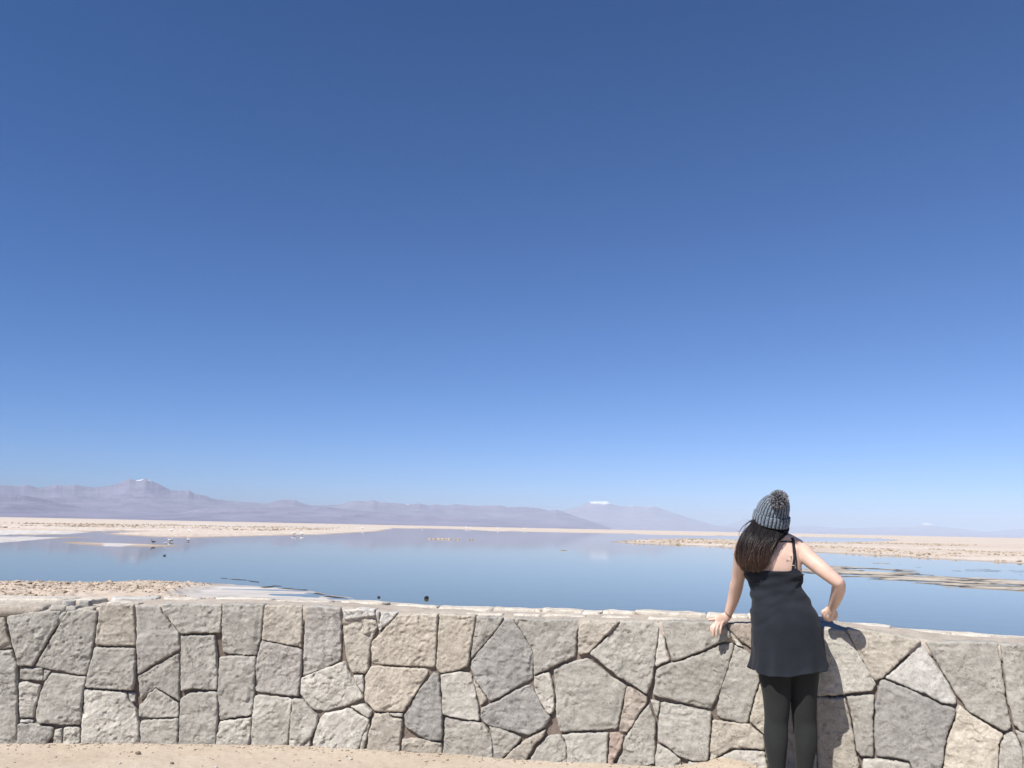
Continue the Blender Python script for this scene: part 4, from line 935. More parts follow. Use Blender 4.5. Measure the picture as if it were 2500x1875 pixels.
# legs
for pts in ([(1.5439, 4.925, 0.742, 0.094, 0.1), (1.5322, 4.93, 0.6503, 0.086, 0.088), (1.5383, 4.935, 0.5518, 0.074, 0.076), (1.5404, 4.94, 0.4665, 0.068, 0.069), (1.5362, 4.945, 0.3951, 0.062, 0.063), (1.5284, 4.935, 0.3233, 0.063, 0.064), (1.5258, 4.93, 0.2625, 0.058, 0.06), (1.5293, 4.935, 0.1558, 0.043, 0.046), (1.5315, 4.94, 0.0766, 0.036, 0.042), (1.5318, 4.945, 0.0364, 0.036, 0.045)],
            [(1.6822, 4.925, 0.7448, 0.094, 0.1), (1.6917, 4.93, 0.6534, 0.085, 0.088), (1.6941, 4.94, 0.5539, 0.073, 0.075), (1.6975, 4.95, 0.4675, 0.067, 0.069), (1.6998, 4.955, 0.3962, 0.062, 0.063), (1.699, 4.945, 0.3243, 0.06, 0.062), (1.6948, 4.94, 0.2633, 0.056, 0.058), (1.6856, 4.945, 0.1562, 0.043, 0.046), (1.6798, 4.95, 0.0767, 0.036, 0.042), (1.6789, 4.955, 0.0364, 0.036, 0.045)]):
    B.tube([(a, b, c, d, e) for a, b, c, d, e in pts], 46, 24)
    ax, ay, az_ = pts[-1][:3]
    B.tube([(ax, ay - .045, .045, .030, .035), (ax, ay + .01, .05, .036, .045), (ax, ay + .09, .04, .042, .034), (ax, ay + .15, .028, .042, .024), (ax, ay + .185, .022, .034, .016)], 16, 18, ref=(0, 0, 1))
# head
HU = np.array([.12, -.30, .95]); HU /= np.linalg.norm(HU)
HF = np.array([.22, .95, .15]); HF -= HU * (HF @ HU); HF /= np.linalg.norm(HF)
HR = np.cross(HF, HU)
HC = np.array((1.5585, 4.96, 1.5655))
head = [(-.118, .022, .020, .052), (-.108, .038, .034, .048), (-.085, .052, .062, .028), (-.055, .062, .080, .012), (-.02, .070, .092, .002), (.015, .074, .098, -.002), (.05, .073, .096, -.006), (.078, .060, .078, -.008), (.094, .042, .052, -.008), (.102, .018, .024, -.008)]
hc = crom(np.array(head), 26); th = np.linspace(0, 2 * np.pi, 32, endpoint=False)
B.rings([HC + HU * r[0] + np.cos(th)[:, None] * HR * r[1] + np.sin(th)[:, None] * HF * r[2] + HF * r[3] for r in hc])
hp = lambda u, f, r: HC + HU * u + HF * f + HR * r
B.tube([(*hp(.022, .088, 0), .008, .008), (*hp(-.005, .098, 0), .009, .010), (*hp(-.030, .106, 0), .014, .011)], 10, 12)      # nose
B.tube([(*hp(-.060, .088, -.022), .005, .005), (*hp(-.060, .094, 0), .007, .007), (*hp(-.060, .088, .022), .005, .005)], 10, 10)  # upper lip
B.tube([(*hp(-.071, .086, -.018), .005, .005), (*hp(-.072, .092, 0), .008, .007), (*hp(-.071, .086, .018), .005, .005)], 10, 10)  # lower lip
for sd in (-1, 1):
    B.tube([(*hp(.012, .080, .032 * sd - .012), .009, .009), (*hp(.012, .083, .032 * sd), .012, .010), (*hp(.012, .078, .032 * sd + .012), .009, .009)], 8, 10)   # eyelids
    B.tube([(*hp(.030, .084, .014 * sd), .006, .006), (*hp(.036, .084, .034 * sd), .007, .006), (*hp(.030, .072, .054 * sd), .006, .006)], 10, 10)  # brow
    B.tube([(*hp(.012, -.002, .070 * sd), .006, .010), (*hp(-.010, .0, .0725 * sd), .007, .013), (*hp(-.035, .006, .066 * sd), .006, .008)], 10, 12)  # ear

SK = Mat("skin", .48, .35)
sv = SK.coord()
sn = SK.noise(sv, 9, 4, .6); sn2 = SK.noise(sv, 240, 3, .6)
sn3 = SK.noise(sv, 28, 4, .65)
SK.color(SK.mix(SK.ramp(sn3, [(.46, 0), (.72, .4)]), SK.mix(SK.ramp(sn, [(.3, 0), (.7, 1)]), (.60, .415, .325), (.66, .475, .38)), (.58, .345, .27)))
SK.b.inputs["Subsurface Weight"].default_value = .12
SK.b.inputs["Subsurface Radius"].default_value = (.012, .005, .003)
SK.b.inputs["Subsurface Scale"].default_value = 1.0
SK.bump(sn2, .12, .002)

def baked(name, me, mods, parent=None):
    """link, run the modifiers once and keep their result as the object's own mesh"""
    o = obj(name, me)
    for kind, kw in mods:
        m = o.modifiers.new(kind, kind)
        for k, v in kw.items(): setattr(m, k, v)
    dg = bpy.context.evaluated_depsgraph_get(); dg.update()
    ev = o.evaluated_get(dg)
    new = bpy.data.meshes.new_from_object(ev, depsgraph=dg)
    mats = list(me.materials); o.modifiers.clear(); o.data = new
    if not new.materials:
        for q in mats: new.materials.append(q)
    new.polygons.foreach_set("use_smooth", np.ones(len(new.polygons), bool))
    if parent is not None: o.parent = parent
    return o

person = baked("person", B.mesh("person", [SK.m]), [('REMESH', dict(mode='VOXEL', voxel_size=.0034)), ('SMOOTH', dict(factor=.5, iterations=7))])
tag(person, "woman in black dress and grey bobble hat leaning a hand on the stone wall", "person")
# recentre the figure on the ground between its feet
def recentre(o, c):
    n = len(o.data.vertices); a = np.empty(n * 3, np.float32); o.data.vertices.foreach_get("co", a)
    a = a.reshape(-1, 3) - np.asarray(c, np.float32); o.data.vertices.foreach_set("co", a.ravel()); o.data.update(); o.location = tuple(c); return a
PC = np.array([1.605, 4.95, 0.0])
bv = recentre(person, PC)
bvh = BVHTree.FromPolygons([tuple(map(float, v)) for v in bv + PC], [tuple(p.vertices) for p in person.data.polygons])
def child(name, me, parent=person, base=PC):
    """mesh given in world metres, linked under parent"""
    n = len(me.vertices); a = np.empty(n * 3, np.float32); me.vertices.foreach_get("co", a)
    a = a.reshape(-1, 3); c = a.mean(0); me.vertices.foreach_set("co", (a - c).ravel().astype(np.float32)); me.update()
    o = obj(name, me, parent); pw = np.array(parent.matrix_world.translation) if parent is person else np.array(parent["_w"])
    if parent is person: pw = PC
    o.location = tuple(np.array(c, float) - pw); o["_w"] = [float(q) for q in c]; return o
def back_y(x, z, default=4.84):
    hit = bvh.ray_cast(Vector((x, 4.2, z)), Vector((0, 1, 0)))
    return hit[0].y if hit[0] is not None else default

def cloth_mat(name, c, scale=900, sheen=.3, rough=.9):
    a = Mat(name, rough, .2); v = a.coord()
    n1 = a.noise(v, 7, 4, .6); n2 = a.noise(v, scale, 2, .5)
    a.color(a.mix(1.0, a.mix(a.ramp(n1, [(.35, 0), (.65, 1)]), tuple(x * .88 for x in c), tuple(x * 1.12 for x in c)), a.ramp(n2, [(.3, .8), (.7, 1.15)]), 'MULTIPLY'))
    a.b.inputs["Sheen Weight"].default_value = sheen
    a.b.inputs["Sheen Roughness"].default_value = .5
    a.bump(n2, .25, .001); return a.m
DRESS = cloth_mat("black_dress_fabric", (.0165, .0195, .0265), sheen=.06)
LEGG = cloth_mat("black_leggings_fabric", (.021, .0225, .022), sheen=.05)
STRAP = cloth_mat("black_strap", (.02, .018, .02), sheen=.05)

# dress: rings from the straight back edge down to the hem
drows = [T3((1.545, 4.93, 1.2346), .168, .103, .135), T3((1.5443, 4.93, 1.2155), .166, .102, .135), T3((1.5488, 4.93, 1.1764), .156, .098, .124), T3((1.5549, 4.925, 1.1322), .151, .096, .114),
         T3((1.5763, 4.92, 1.0719), .164, .107, .11), T3((1.5895, 4.915, 1.0064), .183, .124, .11), T3((1.5998, 4.915, 0.9297), .196, .134, .112), T3((1.6083, 4.92, 0.8527), .202, .138, .116),
         T3((1.6143, 4.925, 0.7706), .206, .140, .125), T3((1.616, 4.93, 0.7102), .213, .145, .132), T3((1.6123, 4.93, 0.6696), .219, .150, .136)]
nl, nk = 90, 128
c = crom(drows, nl); th = np.linspace(0, 2 * np.pi, nk, endpoint=False); ct, st = np.cos(th), np.sin(th)
sx = np.sign(ct) * np.abs(ct) ** (2 / 2.3); sy = np.sign(st) * np.abs(st) ** (2 / 2.3)
Rg = []
for i, r in enumerate(c):
    t = i / (nl - 1)
    lo = sstep(.62, 1.0, t)
    fold = lo * (.0065 * np.sin(th * 9 + 1.2) + .005 * np.sin(th * 14 + .4) + .004 * np.sin(th * 5)) 
    drag = .0048 * np.sin((r[2] * 62 + ct * 3.2)) * sstep(.02, .12, t) * (1 - sstep(.38, .62, t)) + .0028 * np.sin(r[2] * 118 - ct * 5 + 2 * fbm(np.stack([ct * 2, st * 2, np.full(nk, r[2] * 5)], 1), 2, 15)) * (1 - sstep(.35, .55, t))
    drag = drag + .004 * np.exp(-((r[2] - 1.10 - .10 * ct) / .012) ** 2) - .004 * np.exp(-((r[2] - 1.055 - .14 * ct) / .016) ** 2) + .003 * np.exp(-((r[2] - 1.16 + .07 * ct) / .010) ** 2)
    pos3 = np.stack([ct * 2.2, st * 2.2, np.full(nk, r[2] * 7)], 1)
    k = 1 + (fold + drag + .0050 * fbm(pos3, 4, 5)) / .17
    x = r[0] + sx * r[3] * k; y = r[1] + np.where(sy < 0, sy * r[4], sy * r[5]) * k
    z = np.full(nk, r[2])
    top = 1 - sstep(0, .12, t)
    # the back edge is straight, dips under the right arm and rises to the strap
    z = z + top * (.016 * np.exp(-((ct - .55) / .16) ** 2) - .020 * sstep(.72, 1, ct) - .006 * sstep(.75, 1, -ct) + .03 * (st > 0) * st)
    hem = sstep(.8, 1, t)
    z = z + hem * (.018 * sstep(.85, 1, -ct) + .016 * sstep(-.25, .5, ct) + .010 * sstep(.1, .9, ct) - .008 * np.exp(-((ct + .45) / .3) ** 2) + .0035 * np.sin(th * 9 + 1.2))
    Rg.append(np.stack([x, y, z], 1))
DB = Build(); DB.rings(Rg, cap=False)
dress = baked("dress", DB.mesh("dress", [DRESS]), [('SOLIDIFY', dict(thickness=.003, offset=-1.0))])
def adopt(o, parent, pw):
    n = len(o.data.vertices); a = np.empty(n * 3, np.float32); o.data.vertices.foreach_get("co", a); a = a.reshape(-1, 3); c_ = a.mean(0)
    o.data.vertices.foreach_set("co", (a - c_).ravel()); o.data.update(); o.parent = parent; o.location = tuple(np.array(c_, float) - np.array(pw)); o["_w"] = [float(q) for q in c_]
adopt(dress, person, PC)

# leggings: a skin-tight shell over hips and legs
LB = Build()
for pts in ([(1.5439, 4.925, 0.742, 0.097, 0.103), (1.5322, 4.93, 0.6503, 0.089, 0.091), (1.5383, 4.935, 0.5518, 0.077, 0.079), (1.5404, 4.94, 0.4665, 0.071, 0.072), (1.5362, 4.945, 0.3951, 0.065, 0.066), (1.5284, 4.935, 0.3233, 0.066, 0.067), (1.5258, 4.93, 0.2625, 0.061, 0.063), (1.5293, 4.935, 0.1558, 0.046, 0.049), (1.5315, 4.94, 0.0766, 0.04, 0.045)],
            [(1.6822, 4.925, 0.7448, 0.097, 0.103), (1.6917, 4.93, 0.6534, 0.088, 0.091), (1.6941, 4.94, 0.5539, 0.076, 0.078), (1.6975, 4.95, 0.4675, 0.07, 0.072), (1.6998, 4.955, 0.3962, 0.065, 0.066), (1.699, 4.945, 0.3243, 0.063, 0.065), (1.6948, 4.94, 0.2633, 0.059, 0.061), (1.6856, 4.945, 0.1562, 0.046, 0.049), (1.6798, 4.95, 0.0767, 0.04, 0.045)]):
    LB.tube([(a, b, c, d, e) for a, b, c, d, e in pts], 60, 28)
LB.levels([T3((1.6065, 4.92, 0.88), .188, .120, .104), T3((1.6126, 4.925, 0.7705), .183, .112, .098), T3((1.6132, 4.93, 0.7102), .15, .08, .08)], 14, 36)
leg = baked("leggings", LB.mesh("leggings", [LEGG]), [('REMESH', dict(mode='VOXEL', voxel_size=.0045)), ('SMOOTH', dict(factor=.5, iterations=5))])
adopt(leg, person, PC)

# straps and the little tattoo lie on the skin of the back
def ribbon(pts, width, thick=.0022, off=.0016):
    """pts: (x, z) polyline; a thin band laid on the back"""
    c_ = crom(np.array([(x, 0, z) for x, z in pts]), 40)
    t = np.gradient(c_, axis=0); t /= np.linalg.norm(t, axis=1)[:, None]
    w = np.stack([-t[:, 2], t[:, 1], t[:, 0]], 1) * width / 2
    rows = []
    for p, ww in zip(c_, w):
        r_ = []
        for k in (-1, -.33, .33, 1):
            q = p + ww * k; y = back_y(q[0], q[2]); r_.append((q[0], y - off, q[2]))
        r_ = np.array(r_)
        top = r_.copy(); top[:, 1] -= thick
        bot = r_[::-1].copy(); bot[:, 1] += thick * 1.5
        rows.append(np.concatenate([top, bot]))
    bb = Build(); bb.rings(rows); return bb
child("shoulder_strap", ribbon([(1.6468, 1.4241), (1.6516, 1.3995), (1.6465, 1.3547), (1.6429, 1.3212), (1.6371, 1.2877), (1.6317, 1.2626), (1.6287, 1.2431)], .0155).mesh("shoulder_strap", [STRAP]))
child("shoulder_strap", ribbon([(1.6528, 1.4164), (1.6553, 1.3772), (1.6545, 1.327), (1.6545, 1.2825), (1.654, 1.2381)], .007).mesh("bra_strap", [STRAP]))
child("back_strap", ribbon([(1.646, 1.4017), (1.6026, 1.4019), (1.5569, 1.3976), (1.5225, 1.3913), (1.4766, 1.382)], .0075).mesh("back_strap", [STRAP]))
# strap slider
q = (1.6302, 4.86, 1.2681); yb = back_y(q[0], q[2])
SB = Build(); SB.tube([(q[0] - .006, yb - .005, q[2], .003, .0025), (q[0] + .006, yb - .005, q[2], .003, .0025)], 6, 10, ref=(0, 1, 0))
child("strap_ring", SB.mesh("strap_ring", [flat_mat("pale_metal", (.35, .33, .31), .5, .4)]))
TB = Build()
for pts, w in (([(1.5921, 1.2996), (1.5976, 1.2936), (1.6073, 1.2954)], .0030), ([(1.5976, 1.2936), (1.5939, 1.2857)], .0026), ([(1.6073, 1.2954), (1.6157, 1.2917), (1.6249, 1.2941)], .0022), ([(1.6167, 1.3195), (1.6223, 1.3163), (1.6292, 1.3198)], .0034),
               ([(1.6223, 1.3163), (1.6208, 1.3074), (1.6251, 1.2997)], .0030), ([(1.6175, 1.3095), (1.6266, 1.3108)], .0030)):
    rr = ribbon([p for p in pts], w, .0004, .0004)
    TB.V += rr.V; TB.F += [tuple(x + TB.n for x in f) for f in rr.F]; TB.n += rr.n
child("tattoo", TB.mesh("tattoo", [flat_mat("tattoo_ink", (.10, .085, .085), .6)]))
# bracelet
w0 = np.array((1.3566, 5.243, 0.9523)); wt = np.array((1.3546, 5.245, 0.9509)) - np.array((1.3668, 5.225, 0.9953)); wt /= np.linalg.norm(wt)
wu = np.cross(wt, (0, 1, 0)); wu /= np.linalg.norm(wu); wv = np.cross(wt, wu)
wt2 = wt * .30
BB = Build(); ph = np.linspace(0, 2 * np.pi, 48, endpoint=False); k8 = np.linspace(0, 2 * np.pi, 8, endpoint=False)
rows = []
for a in ph:
    d_ = math.cos(a) * wu * .0275 + math.sin(a) * wv * .0235 + wt * .012 * math.cos(a)
    n_ = d_ / np.linalg.norm(d_); rows.append(w0 + d_ + .0017 * (np.cos(k8)[:, None] * n_ + np.sin(k8)[:, None] * wt))
BB.V.append(np.array(rows).reshape(-1, 3)); BB.F += list(map(tuple, grid_faces(48, 8, True, True).tolist())); BB.n += 48 * 8
child("bracelet", BB.mesh("bracelet", [flat_mat("dark_cord", (.05, .03, .02), .6)]))

# hat: ribbed knit with a turned-up cuff and a pompom
KN = Mat("grey_marl_knit", .95, .1)
kv = KN.coord()
kn1 = KN.noise(kv, 150, 3, .7); kn2 = KN.noise(kv, 420, 2, .6)
kc = KN.mix(KN.ramp(kn1, [(.36, 0), (.60, 1)]), (.025, .033, .045), (.25, .31, .38))
KN.color(KN.mix(KN.attr("groove"), kc, (.010, .011, .014)))
KN.b.inputs["Sheen Weight"].default_value = .3
KN.bump(KN.math('ADD', kn1, kn2), .8, .004)
HB = np.array((1.5448, 4.95, 1.5287)) - HF * .012          # centre of the cuff
def knit(rows, ribs, name, depth, squash=(1.0, 1.12)):
    """rows: (height along the hat axis, radius, drift back)"""
    k = ribs * 8; th = np.linspace(0, 2 * np.pi, k, endpoint=False); c_ = crom(np.array(rows), 60)
    g = .5 + .5 * np.cos(th * ribs); Rr, G = [], []
    for r in c_:
        amp = depth * np.clip(r[1] / .07, .15, 1)
        rad = r[1] + amp * (np.sqrt(g) - .6) + .0012 * fbm(np.stack([np.cos(th) * 40, np.sin(th) * 40, np.full(k, r[0] * 330)], 1), 2, 3)
        Rr.append(HB + HU * r[0] - HF * r[2] + HR * (r[3] if len(r) > 3 else 0) + np.cos(th)[:, None] * HR * (rad * squash[0])[:, None] + np.sin(th)[:, None] * HF * (rad * squash[1])[:, None])
        G.append(1 - np.clip(g * 2.2, 0, 1))
    b_ = Build(); b_.rings(Rr, cap=False); me = b_.mesh(name, [KN.m]); attr(me, "groove", np.concatenate(G)); return me
hat = child("knit_hat", knit([(-.004, .086, 0, 0), (.02, .0905, 0, 0), (.05, .0925, 0, 0), (.08, .089, .002, .002), (.108, .080, .006, .006), (.132, .066, .012, .010), (.150, .046, .018, .014), (.161, .024, .022, .017), (.164, .003, .024, .018)], 30, "knit_hat", .0055))
hat_w = np.array(hat["_w"])
def subchild(name, me):
    n = len(me.vertices); a = np.empty(n * 3, np.float32); me.vertices.foreach_get("co", a); a = a.reshape(-1, 3); c_ = a.mean(0)
    me.vertices.foreach_set("co", (a - c_).ravel().astype(np.float32)); me.update()
    o = obj(name, me, hat); o.location = tuple(np.array(c_, float) - hat_w); return o
subchild("cuff", knit([(-.016, .090, 0, 0), (-.023, .098, 0, 0), (-.016, .104, 0, 0), (.008, .1055, 0, 0), (.026, .1045, 0, 0), (.038, .100, 0, 0), (.034, .0905, 0, 0)], 30, "cuff", .006))
# pompom: a few hundred curling yarn ends
PMC = np.array((1.5455, 4.795, 1.6398)); rs = np.random.default_rng(44)
PB = Build()
core = ICO2_V * .030 + PMC
PB.V.append(core); PB.F += [tuple(f) for f in ICO2_F.tolist()]; PB.n += len(core)
for i in range(1100):
    d_ = rs.normal(size=3); d_ /= np.linalg.norm(d_); L_ = rs.uniform(.036, .059)
    side = np.cross(d_, rs.normal(size=3)); side /= np.linalg.norm(side)
    p0 = PMC + d_ * .024; p1 = PMC + d_ * L_ * .8 + side * .004; p2 = PMC + d_ * L_ + side * rs.uniform(.002, .011)
    w = rs.uniform(.0013, .0021)
    PB.tube([(*p0, w, w), (*p1, w, w), (*p2, w * .8, w * .8)], 5, 5, ref=np.cross(d_, side))
PM = Mat("grey_marl_yarn", .95, .1)
pn = PM.noise(PM.coord(), 130, 2, .6)
PM.color(PM.mix(PM.ramp(pn, [(.40, 0), (.62, 1)]), (.035, .037, .045), (.40, .40, .42)))
subchild("pompom", PB.mesh("pompom", [PM.m]))

# hair: a dark mass under several hundred strands
HM = Mat("dark_brown_hair", .42, .45)
hv = HM.coord((1, 1, 1))
hz = HM.n("ShaderNodeSeparateXYZ"); HM.l(HM.n("ShaderNodeNewGeometry").outputs["Position"], hz.inputs[0])
hn = HM.noise(HM.coord((40, 40, 5)), 4, 3, .6)
tip = HM.n("ShaderNodeMapRange"); HM.l(hz.outputs[2], tip.inputs[0]); tip.inputs[1].default_value = 1.44; tip.inputs[2].default_value = 1.27
base = HM.mix(tip.outputs[0], (.010, .0082, .0085), (.048, .027, .0185))
hg = HM.n("ShaderNodeNewGeometry")
tone = HM.ramp(hg.outputs["Random Per Island"], [(0, .45), (.5, .95), (.85, 1.9), (1, 3.2)])
HM.color(HM.mix(1.0, HM.mix(1.0, base, HM.ramp(hn, [(.3, .6), (.7, 1.5)]), 'MULTIPLY'), tone, 'MULTIPLY'))
Hb = Build()
mass = [(1.554, 4.945, 1.5392, 0.07, 0.045), (1.5336, 4.925, 1.4957, 0.074, 0.045), (1.4925, 4.905, 1.4521, 0.078, 0.036), (1.4558, 4.893, 1.4063, 0.078, 0.032), (1.431, 4.882, 1.3553, 0.08, 0.03), (1.4163, 4.876, 1.3049, 0.072, 0.026), (1.4119, 4.874, 1.2714, 0.055, 0.02), (1.42, 4.874, 1.2549, 0.034, 0.012)]
Hb.tube([(a, b, c, d, e) for a, b, c, d, e in mass], 40, 30)
Hb.tube([(a, b, c, d, e) for a, b, c, d, e in [(1.5981, 4.94, 1.5114, 0.05, 0.05), (1.6082, 4.93, 1.4772, 0.036, 0.045), (1.6141, 4.925, 1.446, 0.02, 0.034)]], 14, 16)
n_mass = len(Hb.F)
guides = [  # root to tip, left to right
 [(1.4392, 4.92, 1.5297), (1.3929, 4.9, 1.4865), (1.3527, 4.885, 1.4325), (1.3331, 4.878, 1.3703), (1.3214, 4.874, 1.3142), (1.3284, 4.87, 1.2754), (1.3498, 4.868, 1.2454), (1.363, 4.866, 1.2308)],
 [(1.4388, 4.9, 1.5164), (1.3977, 4.87, 1.4701), (1.3564, 4.845, 1.4105), (1.338, 4.84, 1.349), (1.3319, 4.835, 1.2991), (1.3466, 4.835, 1.2607), (1.3628, 4.835, 1.2335)],
 [(1.4575, 4.88, 1.494), (1.4142, 4.835, 1.4454), (1.3756, 4.815, 1.3891), (1.3557, 4.81, 1.3335), (1.3522, 4.808, 1.2895), (1.3648, 4.81, 1.2567), (1.3823, 4.815, 1.2283)],
 [(1.4829, 4.87, 1.486), (1.4406, 4.82, 1.4349), (1.402, 4.8, 1.3789), (1.3831, 4.798, 1.329), (1.379, 4.798, 1.2849), (1.3904, 4.802, 1.2521), (1.3998, 4.808, 1.2246)],
 [(1.5099, 4.865, 1.482), (1.4729, 4.815, 1.43), (1.4375, 4.797, 1.3742), (1.4157, 4.795, 1.3242), (1.4088, 4.795, 1.2802), (1.4161, 4.8, 1.25), (1.4246, 4.806, 1.2307)],
 [(1.5385, 4.865, 1.4826), (1.5086, 4.82, 1.4362), (1.4723, 4.8, 1.3803), (1.4503, 4.798, 1.3248), (1.4422, 4.798, 1.2807), (1.4439, 4.803, 1.2504), (1.4506, 4.808, 1.2366)],
 [(1.5631, 4.87, 1.4848), (1.5448, 4.835, 1.4452), (1.5099, 4.81, 1.4003), (1.4844, 4.806, 1.3473), (1.4734, 4.806, 1.303), (1.4691, 4.81, 1.2725), (1.4671, 4.815, 1.2476)],
 [(1.5939, 4.885, 1.4883), (1.588, 4.87, 1.4599), (1.5515, 4.84, 1.4286), (1.5112, 4.815, 1.3919), (1.4886, 4.81, 1.3528), (1.4795, 4.812, 1.3139), (1.4757, 4.816, 1.2807)],
 [(1.6196, 4.91, 1.4957), (1.6287, 4.905, 1.472), (1.6095, 4.885, 1.4434), (1.565, 4.855, 1.4315), (1.5293, 4.835, 1.4058), (1.5051, 4.825, 1.3694), (1.4954, 4.825, 1.3304)],
 [(1.6335, 4.925, 1.5006), (1.6407, 4.922, 1.4733), (1.6307, 4.905, 1.4482), (1.599, 4.88, 1.4347), (1.5655, 4.853, 1.4147), (1.5415, 4.838, 1.3865), (1.5231, 4.83, 1.353)]]
G = np.array([crom(np.array([p for p in g]), 18) for g in guides])
rs = np.random.default_rng(5)
def strand(g, r, seed):
    Hb.tube([(*p, r * (1 - .6 * i / (len(g) - 1)), r * (1 - .6 * i / (len(g) - 1))) for i, p in enumerate(g)], len(g), 4)
for i in range(2100):
    u = rs.uniform(0, len(guides) - 1 - 1e-6); a = int(u); f = u - a
    g = G[a] * (1 - f) + G[a + 1] * f
    dep = rs.uniform(0, 1) ** .7
    g = g.copy(); n = len(g); tt = np.linspace(0, 1, n)
    ph1 = rs.uniform(0, 6.28)
    clump = .0055 * np.sin(u * 11 + 2 * math.sin(u * 3.1) + 2.2 * tt) * (.3 + tt)
    g[:, 0] += clump + (.0050 * np.sin(tt * rs.uniform(7, 14) + ph1) + rs.normal(0, .0055)) * (.2 + tt)
    flip = rs.normal(0, .010)
    g[:, 0] += flip * np.clip(tt - .62, 0, 1) ** 1.5 * 4 + .006 * np.sin(tt * 9 + u * 1.7)
    g[:, 1] += .034 * (1 - dep) * np.clip(tt * 3, .2, 1) + .004 * np.sin(tt * 7 + ph1) - .010 * np.sin(u * 9.0 + 1) * np.clip(tt * 2, 0, 1) * .5
    cut = rs.uniform(.74, 1.05)
    if cut < 1: g = crom(g, 40)[:int(40 * cut)][::2]
    strand(g, rs.uniform(.0007, .0014), i)
for g in ([(1.556, 4.85, 1.465), (1.5383, 4.835, 1.42), (1.5223, 4.825, 1.3753), (1.4969, 4.822, 1.3195), (1.4798, 4.822, 1.2805), (1.4886, 4.824, 1.2531), (1.4967, 4.826, 1.2399)],
          [(1.5615, 4.85, 1.4595), (1.5648, 4.845, 1.4372), (1.5464, 4.835, 1.409), (1.5277, 4.828, 1.3753), (1.5062, 4.824, 1.3251), (1.4848, 4.823, 1.2861)],
          [(1.5296, 4.84, 1.4533), (1.5136, 4.822, 1.3974), (1.4931, 4.817, 1.3361), (1.4744, 4.817, 1.2806), (1.4628, 4.82, 1.2417)],
          [(1.5915, 4.88, 1.4656), (1.5781, 4.86, 1.4345), (1.547, 4.845, 1.4144), (1.5265, 4.836, 1.3974)], [(1.5357, 4.84, 1.4646), (1.537, 4.838, 1.4367), (1.5252, 4.83, 1.4142)],
          [(1.4383, 4.92, 1.5194), (1.3799, 4.9, 1.4953), (1.3443, 4.89, 1.4549), (1.3365, 4.885, 1.4265)], [(1.4327, 4.93, 1.5251), (1.4019, 4.915, 1.51), (1.3781, 4.905, 1.4839), (1.3703, 4.9, 1.461)],
          [(1.4352, 4.9, 1.5135), (1.3619, 4.87, 1.4609), (1.3222, 4.862, 1.3816), (1.3102, 4.862, 1.3143), (1.3174, 4.862, 1.2644)]):
    gg = crom(np.array([p for p in g]), 16)
    for k in range(4):
        strand(gg + rs.normal(0, .0018, 3) + np.linspace(0, 1, 16)[:, None] * rs.normal(0, .002, 3), rs.uniform(.0007, .0012), 0)
hair_mesh = Hb.mesh("hair", [HM.m, flat_mat("hair_underlayer", (.010, .008, .008), .8, .1)])
hidx = np.zeros(len(Hb.F), np.int32); hidx[:n_mass] = 1; hair_mesh.polygons.foreach_set("material_index", hidx)
child("hair", hair_mesh)
for o in scene.objects:
    if "_w" in o: del o["_w"]

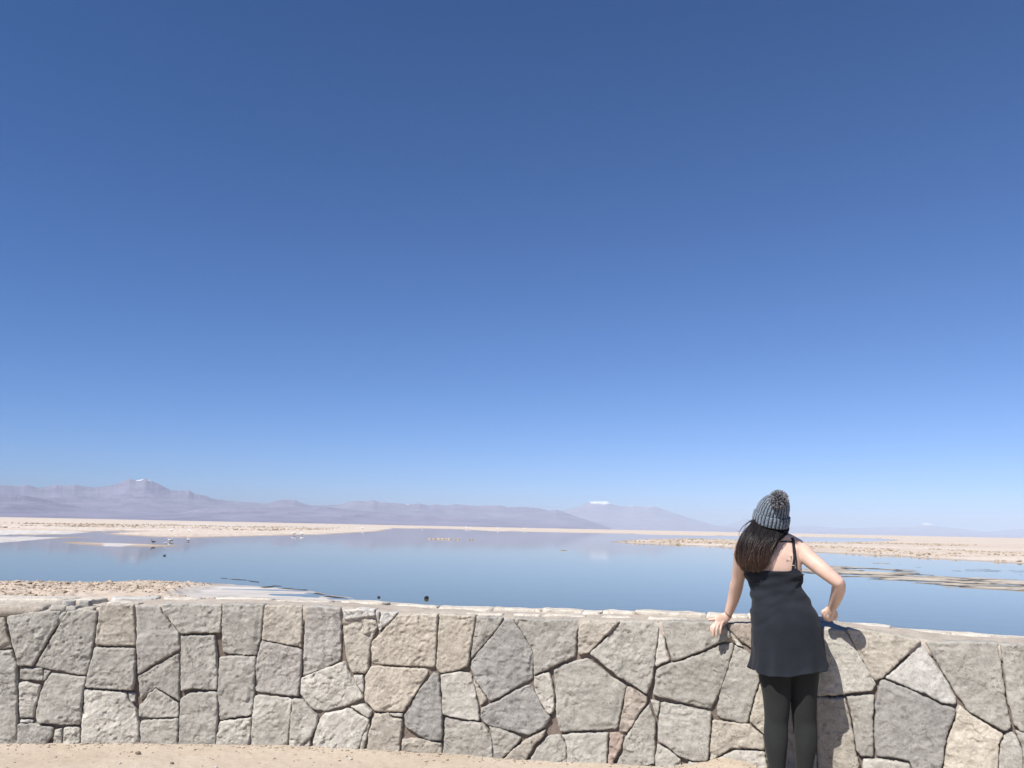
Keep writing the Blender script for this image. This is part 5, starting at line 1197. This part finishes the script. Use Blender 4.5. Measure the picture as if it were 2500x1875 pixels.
# ------------------------------------------------------------------ birds
GREY_F = flat_mat("grey_feathers", (.42, .41, .40), .8); WHITE_F = flat_mat("white_feathers", (.80, .77, .74), .8); DARK_F = flat_mat("dark_feathers", (.035, .032, .034), .8); BILL = flat_mat("bill_and_legs", (.12, .08, .07), .6)
def bird(c, size, facing, mat, label, group, leg=.35, neck=.4, grey_wing=True):
    """wader: body, tail, neck and head, folded wings, bill and two thin legs, one mesh"""
    b_ = Build(); s = size
    d = np.array([math.cos(facing), math.sin(facing), 0]); up = np.array([0, 0, 1.]); q = np.array([0, 0, leg * s])
    at = lambda f, u, r=0: q + d * f * s + up * u * s + np.cross(d, up) * r * s
    b_.tube([(*at(-.62, .22), .03 * s, .02 * s), (*at(-.36, .24), .12 * s, .11 * s), (*at(0, .24), .19 * s, .20 * s), (*at(.28, .28), .14 * s, .16 * s), (*at(.40, .36), .07 * s, .08 * s)], 16, 12, ref=(0, 0, 1))
    b_.tube([(*at(.32, .30), .085 * s, .085 * s), (*at(.42, .30 + neck * .6), .05 * s, .05 * s), (*at(.47, .34 + neck), .055 * s, .055 * s)], 10, 10, ref=tuple(d))
    b_.tube([(*at(.43, .36 + neck), .07 * s, .07 * s), (*at(.56, .36 + neck), .065 * s, .065 * s)], 6, 10, ref=(0, 0, 1))
    nb = len(b_.F)
    for sd in (-1, 1):
        b_.tube([(*at(.22, .30, .15 * sd), .05 * s, .10 * s), (*at(-.15, .28, .19 * sd), .04 * s, .12 * s), (*at(-.62, .26, .07 * sd), .02 * s, .03 * s)], 10, 8, ref=(0, 0, 1))
    nw = len(b_.F)
    b_.tube([(*at(.60, .36 + neck), .022 * s, .025 * s), (*at(.82, .30 + neck), .008 * s, .010 * s)], 6, 6, ref=(0, 0, 1))
    for sd in (-1, 1):
        b_.tube([(*at(-.02, .12, .07 * sd), .022 * s, .022 * s), (*at(.02, -leg * .45, .07 * sd), .016 * s, .016 * s), (*at(.0, -leg - .1, .07 * sd), .014 * s, .014 * s)], 8, 6, ref=(0, 1, 0))
    me = b_.mesh("bird", [mat, GREY_F if grey_wing else mat, BILL])
    idx = np.zeros(len(b_.F), np.int32); idx[nb:nw] = 1; idx[nw:] = 2; me.polygons.foreach_set("material_index", idx)
    o = obj("bird", me); o.location = c; tag(o, label, "bird", group); return o
SHALLOW = "birds at the near edge of the lagoon"
z0 = lambda x, y: max(float(h_at([[x, y]])[0][0]), ZW - .05)
bird((-75.2, 187.6, z0(-75.2, 187.6)), .95, .2, WHITE_F, "white bird standing on the pale sand spit, left of its twin", SHALLOW, .25, .25, False)
bird((-71.0, 187.0, z0(-71, 187)), .85, 2.6, WHITE_F, "white bird standing on the pale sand spit, right of its twin", SHALLOW, .25, .25, False)
bird((-45.3, 113.0, ZW), .62, 3.6, WHITE_F, "bigger white bird in the shallows between sand spit and thin sandbar", SHALLOW, .1, .2)
bird((-44.5, 117.2, ZW), .50, .4, WHITE_F, "smaller white bird in the shallows right of the bigger one", SHALLOW, .1, .2)
bird((-41.4, 98.4, z0(-41.4, 98.4)), .52, 2.9, DARK_F, "dark bird at the end of the thin sandbar", SHALLOW, .35, .25, False)
bird((-40.4, 99.4, z0(-40.4, 99.4)), .34, .9, WHITE_F, "tiny white bird beside the dark bird on the sandbar", SHALLOW, .35, .25, False)
bird((-27.9, 68.7, ZW - .02), .24, .1, DARK_F, "tiny dark bird swimming alone in open water below the sandbar", SHALLOW, .05, .1, False)
bird((-49.8, 195.1, ZW), .95, .3, WHITE_F, "white bird at the water's edge of the long spit, left of a pair", SHALLOW, .2, .3, False)
bird((-48.9, 199.1, ZW), .95, 2.8, WHITE_F, "white bird at the water's edge of the long spit, right of a pair", SHALLOW, .2, .3, False)
bird((-73.8, 423.9, ZW), 1.6, .3, WHITE_F, "lone white bird near the tip of the long pale spit", SHALLOW, .4, .5, False)
FAR = "tiny white birds along the far shore"
for i, (x, y, a) in enumerate([(-93.1, 900., .2), (-47.1, 930., 2.9), (-44.2, 945., .3), (-10.4, 810., 2.7), (15.9, 850., .1)]):
    bird((x, y, ZW), 2.0, a, WHITE_F, "tiny white bird wading along the thin far shore under the mountains", FAR, .5, .6, False)
